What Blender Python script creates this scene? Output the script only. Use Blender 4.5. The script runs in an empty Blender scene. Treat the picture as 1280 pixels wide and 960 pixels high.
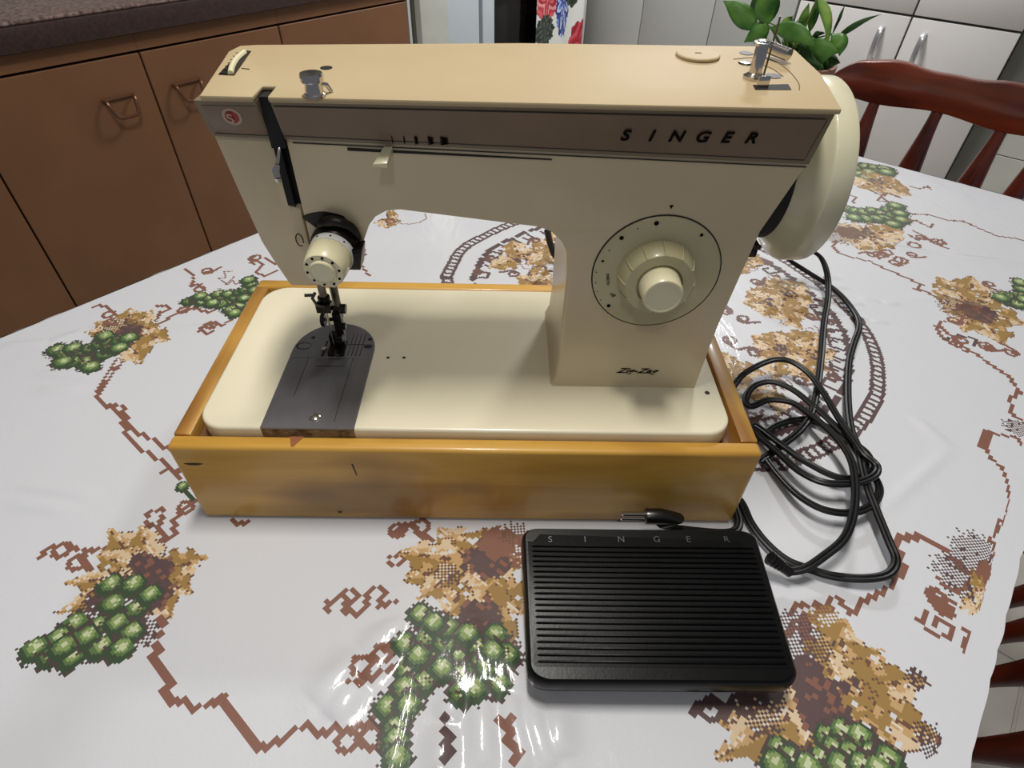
import bpy, bmesh, math, random
import numpy as np
from mathutils import Vector, Matrix

random.seed(4)
scn = bpy.context.scene
COL = scn.collection
T = 0.75                                   # table height; all coordinates below are relative to the table top

# ------------------------------------------------------------------ camera
CP = np.array([.2197, -.2877, .4037]); YAW, PITCH, ROLL = 0.0202, 0.7488, 0.0281; FPX = 742.26
def cam_axes():
    cy, sy = math.cos(YAW), math.sin(YAW); cp, sp = math.cos(PITCH), math.sin(PITCH)
    f = np.array([sy*cp, cy*cp, -sp]); r = np.array([cy, -sy, 0.]); u = np.cross(r, f)
    cr, sr = math.cos(ROLL), math.sin(ROLL)
    return f, cr*r+sr*u, -sr*r+cr*u
CF, CR, CU = cam_axes()
cd = bpy.data.cameras.new('camera'); cam = bpy.data.objects.new('camera', cd); COL.objects.link(cam)
cd.sensor_width = 36; cd.lens = FPX/1280*36; cd.clip_start = .01
cam.matrix_world = Matrix(((CR[0], CU[0], -CF[0], CP[0]), (CR[1], CU[1], -CF[1], CP[1]), (CR[2], CU[2], -CF[2], CP[2]+T), (0, 0, 0, 1)))
scn.camera = cam
# ------------------------------------------------------------------ world, light, exposure
w = bpy.data.worlds.new('world'); scn.world = w; w.use_nodes = True
w.node_tree.nodes['Background'].inputs[0].default_value = (.80, .86, 1, 1)
w.node_tree.nodes['Background'].inputs[1].default_value = .20
def area(name, loc, size, power, col, target=None, shape='DISK', sy=None):
    l = bpy.data.lights.new(name, 'AREA'); l.shape = shape; l.size = size
    if sy: l.size_y = sy
    l.energy = power; l.color = col
    o = bpy.data.objects.new(name, l); COL.objects.link(o); o.location = (loc[0], loc[1], loc[2]+T)
    if target is not None:
        d = Vector(target)-Vector(loc); o.rotation_euler = d.to_track_quat('-Z', 'Y').to_euler()
    return o
area('ceiling_light', (.17, .09, 1.50), .14, 18, (1, .965, .90), None, 'RECTANGLE', .40)
area('second_light', (.15, -.95, 1.55), .16, 3.0, (1, .97, .92), (.2, .1, 0))
area('kitchen_fill', (.95, 1.85, 1.30), .30, 29, (.97, .98, 1), (.95, 1.85, 0))  # unseen fill lamp added to brighten the cabinets and cupboard at the back
scn.view_settings.view_transform = 'Standard'; scn.view_settings.look = 'None'
scn.view_settings.gamma = 1; scn.view_settings.exposure = -0.19; scn.view_settings.use_curve_mapping = False

# ------------------------------------------------------------------ coordinate helpers
Un = np.array([.65, .76, 0]); Un /= np.linalg.norm(Un)          # along the table's long edge
Nn = np.array([.76, -.65, 0]); Nn /= np.linalg.norm(Nn)         # across it
def W3(s, n, z=0): return tuple(Un*s+Nn*n+np.array([0, 0, z]))
def ray(x, y): return CF+(x-640)/FPX*CR-(y-480)/FPX*CU
def atz(x, y, z=0.): d = ray(x, y); return CP+(z-CP[2])/d[2]*d
def aty(x, y, Y=.048): d = ray(x, y); return CP+(Y-CP[1])/d[1]*d
def ats(x, y, s): d = ray(x, y); return CP+(s-CP@Un)/(d@Un)*d
def sn(x, y, z=0.): q = atz(x, y, z); return float(q@Un), float(q@Nn)

# ------------------------------------------------------------------ materials
def lin(c): return tuple(((v/255)/12.92 if v/255 <= .04045 else ((v/255+.055)/1.055)**2.4) for v in c)+(1,)
def mat(name, rgb, rough=.5, metal=0, var=.0, scale=20., bump=0., bscale=200., coat=0., spec=.5, rgb2=None, stretch=None, coatr=.05):
    m = bpy.data.materials.new(name); m.use_nodes = True; nt = m.node_tree; b = nt.nodes['Principled BSDF']
    b.inputs['Base Color'].default_value = lin(rgb); b.inputs['Roughness'].default_value = rough
    b.inputs['Metallic'].default_value = metal; b.inputs['Coat Weight'].default_value = coat; b.inputs['Coat Roughness'].default_value = coatr
    b.inputs['Specular IOR Level'].default_value = spec
    tc = nt.nodes.new('ShaderNodeTexCoord'); mp = nt.nodes.new('ShaderNodeMapping'); nt.links.new(tc.outputs['Object'], mp.inputs[0])
    if stretch: mp.inputs['Scale'].default_value = stretch
    if var or rgb2:
        n = nt.nodes.new('ShaderNodeTexNoise'); n.inputs['Scale'].default_value = scale; n.inputs['Detail'].default_value = 5
        nt.links.new(mp.outputs[0], n.inputs['Vector'])
        r = nt.nodes.new('ShaderNodeValToRGB'); r.color_ramp.elements[0].position = .35; r.color_ramp.elements[1].position = .65
        c2 = rgb2 if rgb2 else tuple(max(0, v*(1-var)) for v in rgb)
        r.color_ramp.elements[0].color = lin(c2); r.color_ramp.elements[1].color = lin(rgb)
        nt.links.new(n.outputs['Fac'], r.inputs[0]); nt.links.new(r.outputs[0], b.inputs['Base Color'])
    if bump:
        n2 = nt.nodes.new('ShaderNodeTexNoise'); n2.inputs['Scale'].default_value = bscale; n2.inputs['Detail'].default_value = 4
        nt.links.new(mp.outputs[0], n2.inputs['Vector'])
        bp = nt.nodes.new('ShaderNodeBump'); bp.inputs['Strength'].default_value = bump; bp.inputs['Distance'].default_value = .001
        nt.links.new(n2.outputs['Fac'], bp.inputs['Height']); nt.links.new(bp.outputs[0], b.inputs['Normal'])
    return m
def wood(name, c1, c2, c3, axis, rough=.3, coat=.5, fr=1.):
    m = bpy.data.materials.new(name); m.use_nodes = True; nt = m.node_tree; b = nt.nodes['Principled BSDF']
    tc = nt.nodes.new('ShaderNodeTexCoord'); mp = nt.nodes.new('ShaderNodeMapping'); nt.links.new(tc.outputs['Object'], mp.inputs[0])
    sc = [55*fr, 55*fr, 55*fr]; sc[axis] = 5*fr; mp.inputs['Scale'].default_value = sc
    n = nt.nodes.new('ShaderNodeTexNoise'); n.inputs['Scale'].default_value = 1; n.inputs['Detail'].default_value = 6; n.inputs['Distortion'].default_value = .6
    nt.links.new(mp.outputs[0], n.inputs['Vector'])
    mp2 = nt.nodes.new('ShaderNodeMapping'); nt.links.new(tc.outputs['Object'], mp2.inputs[0]); s2 = [16*fr]*3; s2[axis] = 6*fr; mp2.inputs['Scale'].default_value = s2
    n3 = nt.nodes.new('ShaderNodeTexNoise'); n3.inputs['Scale'].default_value = 1; nt.links.new(mp2.outputs[0], n3.inputs['Vector'])
    r = nt.nodes.new('ShaderNodeValToRGB'); e = r.color_ramp.elements; e[0].position = .3; e[0].color = lin(c2); e[1].position = .62; e[1].color = lin(c1)
    nt.links.new(n.outputs['Fac'], r.inputs[0])
    r2 = nt.nodes.new('ShaderNodeValToRGB'); r2.color_ramp.elements[0].position = .33; r2.color_ramp.elements[1].position = .5
    r2.color_ramp.elements[0].color = lin(c3); r2.color_ramp.elements[1].color = (1, 1, 1, 1); nt.links.new(n3.outputs['Fac'], r2.inputs[0])
    mx = nt.nodes.new('ShaderNodeMixRGB'); mx.blend_type = 'MULTIPLY'; mx.inputs[0].default_value = .8
    nt.links.new(r.outputs[0], mx.inputs[1]); nt.links.new(r2.outputs[0], mx.inputs[2]); nt.links.new(mx.outputs[0], b.inputs['Base Color'])
    b.inputs['Roughness'].default_value = rough; b.inputs['Coat Weight'].default_value = coat; b.inputs['Coat Roughness'].default_value = .12
    bp = nt.nodes.new('ShaderNodeBump'); bp.inputs['Strength'].default_value = .12; bp.inputs['Distance'].default_value = .001
    nt.links.new(n.outputs['Fac'], bp.inputs['Height']); nt.links.new(bp.outputs[0], b.inputs['Normal'])
    return m
M = {}
M['enamel'] = mat('cream_enamel', (212, 194, 158), .32, var=.05, scale=9, coat=.35, bump=.03, bscale=90, coatr=.2)
M['bed'] = mat('bed_enamel', (238, 229, 200), .3, var=.03, scale=7, coat=.4, bump=.02, bscale=60, coatr=.15)
M['cover'] = mat('tan_cover', (182, 163, 127), .6, rgb2=(179, 157, 120), scale=14, bump=.03, bscale=120)
M['band'] = mat('taupe_band', (120, 98, 76), .4, var=.08, scale=25)
M['band_frame'] = mat('taupe_frame', (124, 108, 86), .45, var=.05)
M['line'] = mat('dark_line', (40, 32, 24), .6)
M['black'] = mat('black_plastic', (14, 13, 14), .35, var=.2, coat=.2)
M['pedal'] = mat('pedal_black', (7, 7, 8), .30, var=.3, scale=60, bump=.05, bscale=500, spec=.22)
M['slot'] = mat('slot_black', (9, 7, 6), .7)
M['cable'] = mat('cable_black', (11, 10, 11), .42, spec=.35)
M['chrome'] = mat('chrome', (205, 200, 195), .14, 1)
M['steel'] = mat('dull_steel', (120, 116, 108), .35, 1, var=.25, scale=60)
M['darksteel'] = mat('dark_steel', (62, 58, 54), .35, .9, var=.4, scale=120)
M['plate'] = mat('grey_plate', (138, 135, 138), .38, .7, var=.12, scale=40, stretch=(1, .15, 1))
M['dial'] = mat('dial_cream', (196, 186, 146), .35, var=.04, scale=20, coat=.3)
M['knob'] = mat('knob_cream', (226, 218, 180), .32, coat=.3)
M['white'] = mat('white_ring', (232, 230, 226), .35)
M['wheel'] = mat('wheel_cream', (214, 208, 178), .32, var=.05, scale=15, coat=.3)
M['grease'] = mat('grease', (40, 28, 20), .5, var=.4, scale=90)
M['ink'] = mat('black_ink', (14, 11, 9), .85, spec=.1)
M['red'] = mat('red_ink', (150, 38, 34), .5)
M['badge'] = mat('badge_cream', (170, 150, 126), .4)
M['wood_x'] = wood('varnished_pine_x', (210, 162, 72), (190, 140, 50), (160, 140, 100), 0, .42, .25)
M['wood_y'] = wood('varnished_pine_y', (208, 162, 80), (170, 116, 44), (150, 124, 90), 1, .42, .25)
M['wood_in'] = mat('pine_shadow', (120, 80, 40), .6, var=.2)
M['brown'] = mat('cabinet_brown', (126, 87, 57), .5, rgb2=(118, 80, 52), scale=6, bump=.05, bscale=300)
M['browngap'] = mat('cabinet_gap', (30, 16, 10), .8)
M['counter'] = mat('granite_laminate', (150, 125, 116), .35, rgb2=(78, 58, 52), scale=140, coat=.2)
M['counterf'] = mat('counter_front', (66, 46, 42), .45, rgb2=(50, 34, 31), scale=120)
M['bronze'] = mat('bronze_handle', (112, 76, 54), .35, .5)
M['paleg'] = mat('pale_grey_paint', (196, 197, 192), .45, var=.04, scale=3)
M['palecab'] = mat('cabinet_white', (214, 210, 205), .45, var=.03, scale=5)
M['bluew'] = mat('appliance_white', (188, 196, 200), .35, var=.03, scale=4)
M['tile'] = mat('tile_white', (208, 208, 198), .3, var=.05, scale=8)
M['grout'] = mat('grout_grey', (150, 148, 142), .7)
M['greytrim'] = mat('grey_trim', (110, 110, 104), .5, var=.1, scale=12)
M['glass'] = mat('oven_glass', (10, 8, 10), .12)
M['mahog'] = wood('mahogany', (120, 48, 24), (74, 28, 14), (150, 110, 96), 0, .3, .5, .8)
M['mahogz'] = wood('mahogany_turned', (104, 40, 24), (68, 26, 16), (150, 110, 96), 2, .3, .5, .8)
M['tablewood'] = wood('table_wood', (110, 60, 36), (80, 40, 24), (150, 110, 90), 0, .4, .3, .6)
M['floor'] = mat('floor_tile', (196, 190, 180), .3, var=.06, scale=9)
M['ceil'] = mat('ceiling_white', (225, 225, 222), .8)
M['wall'] = mat('wall_paint', (196, 194, 186), .7, var=.03)
M['leaf'] = mat('leaf_green', (82, 124, 48), .55, rgb2=(48, 92, 34), scale=35, spec=.3)
M['leafd'] = mat('leaf_dark', (56, 92, 44), .55, rgb2=(34, 64, 30), scale=35, spec=.3)
M['leafl'] = mat('leaf_light', (128, 160, 70), .55, rgb2=(80, 120, 50), scale=45, spec=.3)
M['stem'] = mat('stem_green', (96, 118, 52), .5)
M['pot'] = mat('pot_brown', (150, 104, 76), .6, var=.1)
M['soil'] = mat('soil', (38, 28, 22), .95, var=.5, scale=200)
M['handle'] = mat('brushed_handle', (205, 205, 208), .28, .8)

# ------------------------------------------------------------------ builders
def props(o, label=None, cat=None, group=None, kind=None):
    if label: o['label'] = label
    if cat: o['category'] = cat
    if group: o['group'] = group
    if kind: o['kind'] = kind
    return o
def thing(name, label, cat, loc, rz=0, group=None):
    o = bpy.data.objects.new(name, None); COL.objects.link(o); o.empty_display_size = .05
    o.location = (loc[0], loc[1], loc[2]+T); o.rotation_euler = (0, 0, rz)
    return props(o, label, cat, group)
def worldloc(o):
    l = Vector((0, 0, 0)); 
    while o is not None: l += Vector(o.location); o = o.parent
    return l
class MB:
    def __init__(s): s.v = []; s.f = []; s.m = []; s.cur = 0; s.parts = []
    def add(s, vs, fs):
        k = len(s.v); s.parts.append((vs, fs)); s.v += [tuple(map(float, p)) for p in vs]
        for f in fs: s.f.append([i+k for i in f]); s.m.append(s.cur)
        return s
    def box(s, x0, x1, y0, y1, z0, z1, fn=None):
        vs = [(x, y, z) for z in (z0, z1) for x, y in ((x0, y0), (x1, y0), (x1, y1), (x0, y1))]
        if fn: vs = [fn(*p) for p in vs]
        return s.add(vs, [(3, 2, 1, 0), (4, 5, 6, 7), (0, 1, 5, 4), (1, 2, 6, 5), (2, 3, 7, 6), (3, 0, 4, 7)])
    def hexa(s, vs): return s.add(vs, [(3, 2, 1, 0), (4, 5, 6, 7), (0, 1, 5, 4), (1, 2, 6, 5), (2, 3, 7, 6), (3, 0, 4, 7)])
    def prism(s, poly, a, b, fn):
        """poly of (u,v); fn(u,v,w)->xyz; extruded w from a to b"""
        n = len(poly)
        vs = [fn(u, v, a) for u, v in poly]+[fn(u, v, b) for u, v in poly]
        return s.add(vs, [list(range(n)), list(range(2*n-1, n-1, -1))]+[(i+n, (i+1) % n+n, (i+1) % n, i) for i in range(n)])
    def tube(s, pts, r, seg=10, cap=True, flat=1.):
        pts = [Vector(p) for p in pts]; n = len(pts); rs = r if isinstance(r, (list, tuple)) else [r]*n
        up = None; rings = []
        for i, p in enumerate(pts):
            t = (pts[min(i+1, n-1)]-pts[max(i-1, 0)]).normalized()
            if up is None:
                up = Vector((0, 0, 1)) if abs(t.z) < .9 else Vector((0, 1, 0))
            a = t.cross(up); 
            if a.length < 1e-6: a = t.orthogonal()
            a.normalize(); b = a.cross(t).normalized(); up = b
            rings.append([p+(a*math.cos(q)*flat+b*math.sin(q))*rs[i] for q in [2*math.pi*k/seg for k in range(seg)]])
        fs = [(i*seg+k, i*seg+(k+1) % seg, (i+1)*seg+(k+1) % seg, (i+1)*seg+k) for i in range(n-1) for k in range(seg)]
        if cap: fs += [list(range(seg-1, -1, -1)), [(n-1)*seg+k for k in range(seg)]]
        return s.add([q for rg in rings for q in rg], fs)
    def lathe(s, prof, c, axis=(0, 0, 1), seg=48, closed=True):
        """prof: list of (t along axis, r)"""
        ax = Vector(axis).normalized(); a = ax.orthogonal().normalized(); b = ax.cross(a); c = Vector(c)
        vs = []; 
        for t, r in prof: vs += [c+ax*t+(a*math.cos(2*math.pi*k/seg)+b*math.sin(2*math.pi*k/seg))*max(r, 1e-5) for k in range(seg)]
        n = len(prof)
        fs = [(i*seg+k, i*seg+(k+1) % seg, (i+1)*seg+(k+1) % seg, (i+1)*seg+k) for i in range(n-1) for k in range(seg)]
        if closed: fs += [list(range(seg-1, -1, -1)), [(n-1)*seg+k for k in range(seg)]]
        return s.add(vs, fs)
    def build_each(s, name, mats, parent=None, **kw):
        for vs, fs in s.parts: o = MB().add(vs, fs).build(name, mats, parent, **kw)
        return o
    def build(s, name, mats, parent=None, bevel=0, bseg=2, smooth=35, local=False, recalc=True):
        me = bpy.data.meshes.new(name)
        off = Vector((0, 0, -T)) if parent is None else worldloc(parent)-Vector((0, 0, T))
        origin = None
        if parent is None and not local:
            xs = np.array(s.v); origin = Vector(((xs[:, 0].min()+xs[:, 0].max())/2, (xs[:, 1].min()+xs[:, 1].max())/2, xs[:, 2].min()))
            off = origin
        if local: off = Vector((0, 0, 0))
        me.from_pydata([Vector(p)-off for p in s.v], [], s.f)
        for m_ in (mats if isinstance(mats, (list, tuple)) else [mats]): me.materials.append(m_)
        me.polygons.foreach_set('material_index', s.m)
        bm = bmesh.new(); bm.from_mesh(me)
        if recalc: bmesh.ops.recalc_face_normals(bm, faces=bm.faces)
        if bevel:
            es = [e for e in bm.edges if len(e.link_faces) == 2 and e.calc_face_angle() > math.radians(38)]
            bmesh.ops.bevel(bm, geom=es, offset=bevel, segments=bseg, profile=.5, affect='EDGES', clamp_overlap=True)
        bm.to_mesh(me); bm.free()
        if smooth:
            me.polygons.foreach_set('use_smooth', [True]*len(me.polygons)); me.set_sharp_from_angle(angle=math.radians(smooth))
        o = bpy.data.objects.new(name, me); COL.objects.link(o)
        if parent is not None: o.parent = parent
        elif origin is not None: o.location = origin+Vector((0, 0, T))
        return o
def rb(s0, s1, n0, n1, z0, z1, mb=None):
    mb = mb or MB()
    return mb.box(s0, s1, n0, n1, z0, z1, lambda s, n, z: W3(s, n, z))
def rrect(x0, x1, y0, y1, r, k=6):
    rs = r if isinstance(r, (list, tuple)) else [r]*4; out = []
    for (cx, cy, a0), q in zip(((x0, y0, 180), (x1, y0, 270), (x1, y1, 0), (x0, y1, 90)), rs):
        sx = cx+q if cx == x0 else cx-q; sy = cy+q if cy == y0 else cy-q
        for i in range(k+1):
            a = math.radians(a0+90*i/k); out.append((sx+q*math.cos(a), sy+q*math.sin(a)))
    return out
def spline(pts, k=8):
    P = [np.array(p, float) for p in pts]; P = [2*P[0]-P[1]]+P+[2*P[-1]-P[-2]]; out = []
    for i in range(1, len(P)-2):
        for j in range(k):
            t = j/k; out.append(.5*((2*P[i])+(-P[i-1]+P[i+1])*t+(2*P[i-1]-5*P[i]+4*P[i+1]-P[i+2])*t*t+(-P[i-1]+3*P[i]-3*P[i+1]+P[i+2])*t**3))
    out.append(P[-2]); return out
def text_part(name, body, size, mtx, m, parent, shear=0, xs=1., space=1., ext=.0003, bold=0):
    cu = bpy.data.curves.new(name, 'FONT'); cu.body = body; cu.size = size; cu.shear = shear; cu.space_character = space; cu.extrude = ext; cu.offset = bold
    cu.align_x = 'LEFT'
    t = bpy.data.objects.new(name+'_c', cu); COL.objects.link(t)
    dg = bpy.context.evaluated_depsgraph_get(); me = bpy.data.meshes.new_from_object(t.evaluated_get(dg))
    bpy.data.objects.remove(t); 
    me.transform(Matrix.Diagonal((xs, 1, 1, 1))); me.transform(mtx)
    off = worldloc(parent)-Vector((0, 0, T)); me.transform(Matrix.Translation(-off))
    me.materials.clear(); me.materials.append(m); me.name = name
    o = bpy.data.objects.new(name, me); COL.objects.link(o); o.parent = parent
    return o
XZ = lambda u, v, w: (u, w, v)
XY = lambda u, v, w: (u, v, w)
FRONT = Matrix(((1, 0, 0, 0), (0, 0, -1, 0), (0, 1, 0, 0), (0, 0, 0, 1)))      # text upright, facing -y

# ================================================================== THE ROOM
props(rb(-1.6, 3.3, -1.95, 2.2, -T-.05, -T).build('floor', M['floor'], smooth=0), kind='structure')
for i in range(7):
    for j in range(7):
        s0, n0 = -.42+i*.42, -1.25+j*.42
        if not (s0 > .0 or n0 > .3): continue
fl = bpy.data.objects['floor']
for i in range(5):
    for j in range(4):
        s0, n0 = -.75+i*.42, .40+j*.42
        rb(s0+.003, s0+.417, n0+.003, n0+.417, -T, -T+.004).build('floor_tile', M['floor'], fl, bevel=.0015, bseg=1)
props(rb(-1.6, 3.3, -1.99, -1.95, -T, 1.75).build('wall_left', M['wall'], smooth=0), kind='structure')
props(rb(2.95, 3.0, -1.99, 2.2, -T, 1.75).build('wall_back', M['wall'], smooth=0), kind='structure')
props(rb(-1.6, 3.3, -1.99, 2.2, 1.75, 1.80).build('ceiling', M['ceil'], smooth=0), kind='structure')
# tiled pier right of the white cabinets
pier = props(rb(2.46, 2.95, .292, 2.2, -T, 1.75).build('wall_right', M['grout'], smooth=0), kind='structure')
for i in range(4):
    for j in range(6):
        rb(2.452, 2.46, .294+i*.2, .491+i*.2, -T+.01+j*.2, -T+.207+j*.2).build('wall_tile', M['tile'], pier, bevel=.001, bseg=1)
props(rb(2.44, 2.95, .217, .292, -T, .30).build('trim_1', M['greytrim'], smooth=0), kind='structure')

# ---- brown base cabinets on the left
NC = -1.294
cabs = [(-.21, .163, 'brown base cabinet door at the far left edge of the picture, under the counter', None),
        (.163, .534, 'brown base cabinet with a full bail handle, second from the left under the counter', 'r'),
        (.534, .905, 'brown base cabinet whose handle is half hidden by the machine head corner', 'l'),
        (.905, 1.362, 'brown base cabinet at the far end of the run, beside the white pillar', None)]
for s0, s1, lab, hs in cabs:
    c = thing('base_cabinet', lab, 'cabinet', W3((s0+s1)/2, -1.6, -T))
    rb(s0, s1, -1.93, NC-.022, -.65, .052).build('body', M['browngap'], c, smooth=0)
    rb(s0, s1, -1.86, NC-.06, -T, -.65).build('plinth', M['browngap'], c, smooth=0)
    rb(s0, s1, NC-.021, NC, .016, .050).build('rail', M['brown'], c, bevel=.001, bseg=1)
    d = rb(s0+.002, s1-.002, NC-.020, NC, -.64, .0105).build('door', M['brown'], c, bevel=.0015, bseg=1)
    if hs:
        a = s1-.115 if hs == 'r' else s0+.05
        b = a+.066
        pts = [W3(a, NC+.001, -.070), W3(a+.002, NC+.014, -.073), W3(a+.008, NC+.024, -.098), W3(a+.018, NC+.026, -.106), W3(b-.018, NC+.026, -.106), W3(b-.008, NC+.024, -.098), W3(b-.002, NC+.014, -.073), W3(b, NC+.001, -.070)]
        h = MB(); h.tube(spline(pts, 4), .0040, 8)
        h.tube([W3(a-.004, NC+.003, -.069), W3(b+.004, NC+.003, -.069)], .0035, 8); h.build('handle', M['bronze'], d)
ct = thing('countertop', 'speckled brown laminate counter running along the top left corner', 'countertop', W3(.3, -1.6, .055))
rb(-1.2, 1.39, -1.95, -1.272, .0535, .100).build('counter_edge', M['counterf'], ct, bevel=.004)
rb(-1.2, 1.39, -1.949, -1.275, .1001, .108).build('counter_surface', M['counter'], ct, bevel=.004)

# ---- filler, pillar, cooker and towel
props(rb(1.364, 1.374, -1.9, NC, -T, .052).build('trim_2', M['paleg'], smooth=0), kind='structure')
props(rb(1.374, 1.384, -1.9, NC-.02, -T, .052).build('trim_3', M['browngap'], smooth=0), kind='structure')
props(rb(1.384, 1.396, -1.9, NC-.003, -T, .052).build('trim_4', M['greytrim'], smooth=0), kind='structure')
props(rb(1.3965, 1.52, -1.95, NC+.022, -T, 1.75).build('wall_pillar', M['tile'], bevel=.004), kind='structure')
ck = thing('cooker', 'pale blue-white cooker with a black glass oven door past the pillar', 'cooker', W3(1.93, -1.6, -T))
rb(1.525, 2.352, -1.93, NC-.03, -T+.02, .10).build('body', M['slot'], ck, smooth=0)
rb(1.525, 1.692, NC-.03, NC, -T+.04, .10).build('side_panel', M['bluew'], ck, bevel=.002)
rb(1.711, 1.773, NC-.03, NC, -T+.04, .10).build('door_frame', M['bluew'], ck, bevel=.002)
rb(1.773, 2.31, NC-.03, NC-.006, -T+.04, .02).build('oven_door', M['glass'], ck, bevel=.001)
rb(1.773, 2.31, NC-.03, NC, .022, .10).build('control_panel', M['bluew'], ck, bevel=.002)
rb(2.31, 2.352, NC-.03, NC+.004, -T+.04, .10).build('corner_strip', M['paleg'], ck, bevel=.002)
hb = MB(); hb.tube([W3(1.80, NC+.03, .010), W3(2.30, NC+.03, .010)], .006, 10)
for q in (1.81, 2.29): hb.tube([W3(q, NC-.004, .010), W3(q, NC+.03, .010)], .005, 8)
hb.build('handle', M['chrome'], ck)

def color_grid(name, V, nx, ny, cols, m, parent=None, smooth=True, loc=(0, 0, 0)):
    me = bpy.data.meshes.new(name); me.vertices.add((nx+1)*(ny+1)); me.vertices.foreach_set('co', (V-np.array(loc)).astype(np.float32).ravel())
    i, j = np.meshgrid(np.arange(nx), np.arange(ny), indexing='ij'); a = (i*(ny+1)+j)
    q = np.stack([a, a+(ny+1), a+(ny+1)+1, a+1], -1).reshape(-1, 4).astype(np.int32); nf = len(q)
    me.loops.add(nf*4); me.loops.foreach_set('vertex_index', q.ravel()); me.polygons.add(nf)
    me.polygons.foreach_set('loop_start', np.arange(nf, dtype=np.int32)*4); me.polygons.foreach_set('loop_total', np.full(nf, 4, dtype=np.int32))
    me.update(calc_edges=True)
    me.polygons.foreach_set('use_smooth', np.full(nf, smooth, dtype=bool))
    at = me.attributes.new('print', 'FLOAT_COLOR', 'CORNER')
    c4 = np.ones((nf, 4), np.float32); c4[:, :3] = cols.reshape(-1, 3); at.data.foreach_set('color', np.repeat(c4, 4, axis=0).ravel())
    me.materials.append(m); me.validate()
    o = bpy.data.objects.new(name, me); COL.objects.link(o)
    if parent is not None: o.parent = parent
    o.location = (loc[0], loc[1], loc[2]+T)
    return o
def L3(c): return np.array(lin(c)[:3])
# towel with a printed bunch of flowers
tm = bpy.data.materials.new('towel_print'); tm.use_nodes = True; nt = tm.node_tree
at_ = nt.nodes.new('ShaderNodeAttribute'); at_.attribute_name = 'print'; nt.links.new(at_.outputs['Color'], nt.nodes['Principled BSDF'].inputs['Base Color'])
nt.nodes['Principled BSDF'].inputs['Roughness'].default_value = .85
nx, ny = 90, 150
S = np.linspace(1.965, 2.275, nx+1); Zt = np.linspace(.02, -.46, ny+1)
sg, zg = np.meshgrid(S, Zt, indexing='ij'); ng = NC+.040+.006*np.sin((sg-1.96)*48)*np.clip((.02-zg)*6, .2, 1)
V = (sg[..., None]*Un+ng[..., None]*Nn+zg[..., None]*np.array([0, 0, 1])).reshape(-1, 3)
sc_, zc_ = np.meshgrid((S[:-1]+S[1:])/2, (Zt[:-1]+Zt[1:])/2, indexing='ij')
tc_ = np.tile(L3((224, 224, 216)), (nx, ny, 1))
def blob(cs, cz, r1, r2, cols, pet=7, ph=0):
    a = np.arctan2((zc_-cz)/r2, (sc_-cs)/r1); d = np.hypot((sc_-cs)/r1, (zc_-cz)/r2); edge = 1.25+.07*np.sin(pet*a+ph)+.05*np.sin(pet*2.3*a)
    m_ = d < edge; k = (np.floor(d*4.0+1.3*np.sin(a*pet/2+ph))).astype(int) % len(cols)
    for i, c in enumerate(cols): tc_[m_ & (k == i)] = L3(c)
blob(2.03, -.05, .055, .075, [(190, 60, 70), (214, 96, 100), (160, 38, 50), (226, 150, 150)], 9)
blob(2.13, -.075, .035, .10, [(60, 76, 150), (110, 130, 190), (190, 200, 225), (44, 50, 120)], 15, 1)
blob(2.19, -.035, .045, .055, [(46, 56, 42), (62, 78, 50), (34, 40, 34)], 5, 2)
blob(2.02, -.165, .050, .045, [(56, 62, 54), (84, 92, 84), (40, 46, 40)], 11, .5)
blob(2.26, -.25, .055, .075, [(176, 44, 56), (206, 80, 88), (150, 30, 44)], 6, 1)
blob(2.10, -.36, .07, .07, [(190, 60, 70), (214, 96, 100), (56, 72, 50)], 8, 1)
tw = color_grid('kitchen_towel', V, nx, ny, tc_, tm, loc=tuple(W3(2.12, NC+.04, -.46)))
so = tw.modifiers.new('thick', 'SOLIDIFY'); so.thickness = .002; so.offset = -1
props(tw, 'white kitchen towel printed with red and blue flowers hanging at the oven door', 'towel')

# ---- tall grey cupboard and white cabinets along the back
SB = 2.413
tb = thing('tall_cupboard', 'plain pale grey cupboard between the oven and the potted plant', 'cupboard', W3(2.65, -.87, -T))
rb(SB+.021, 2.94, -1.335, -.45, -T, .9).build('body', M['greytrim'], tb, smooth=0)
for a, b in ((-1.335, -1.06), (-1.056, -.755), (-.751, -.452)): rb(SB, SB+.02, a, b, -T+.06, .9).build('door', M['paleg'], tb, bevel=.002)
for a, b, ha, lab in ((-.445, -.0865, -.158, 'white base cabinet behind the plant, its silver handle left of the door gap'), (-.0835, .215, -.030, 'white base cabinet with silver handle behind the chair back, right of the door gap')):
    c = thing('white_cabinet', lab, 'cabinet', W3(2.65, (a+b)/2, -T))
    rb(SB+.021, 2.94, a, b, -T+.05, .16).build('body', M['greytrim'], c, smooth=0)
    rb(SB, SB+.02, a+.0015, b-.0015, .0045, .16).build('drawer_front', M['palecab'], c, bevel=.0015)
    d = rb(SB, SB+.02, a+.0015, b-.0015, -T+.1, -.0025).build('door', M['palecab'], c, bevel=.0015)
    h = MB(); h.tube(spline([W3(SB+.001, ha, -.040), W3(SB-.020, ha, -.046), W3(SB-.026, ha, -.085), W3(SB-.020, ha, -.125), W3(SB+.001, ha, -.132)], 5), .006, 8, flat=1.5)
    h.build('handle', M['handle'], d)

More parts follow.
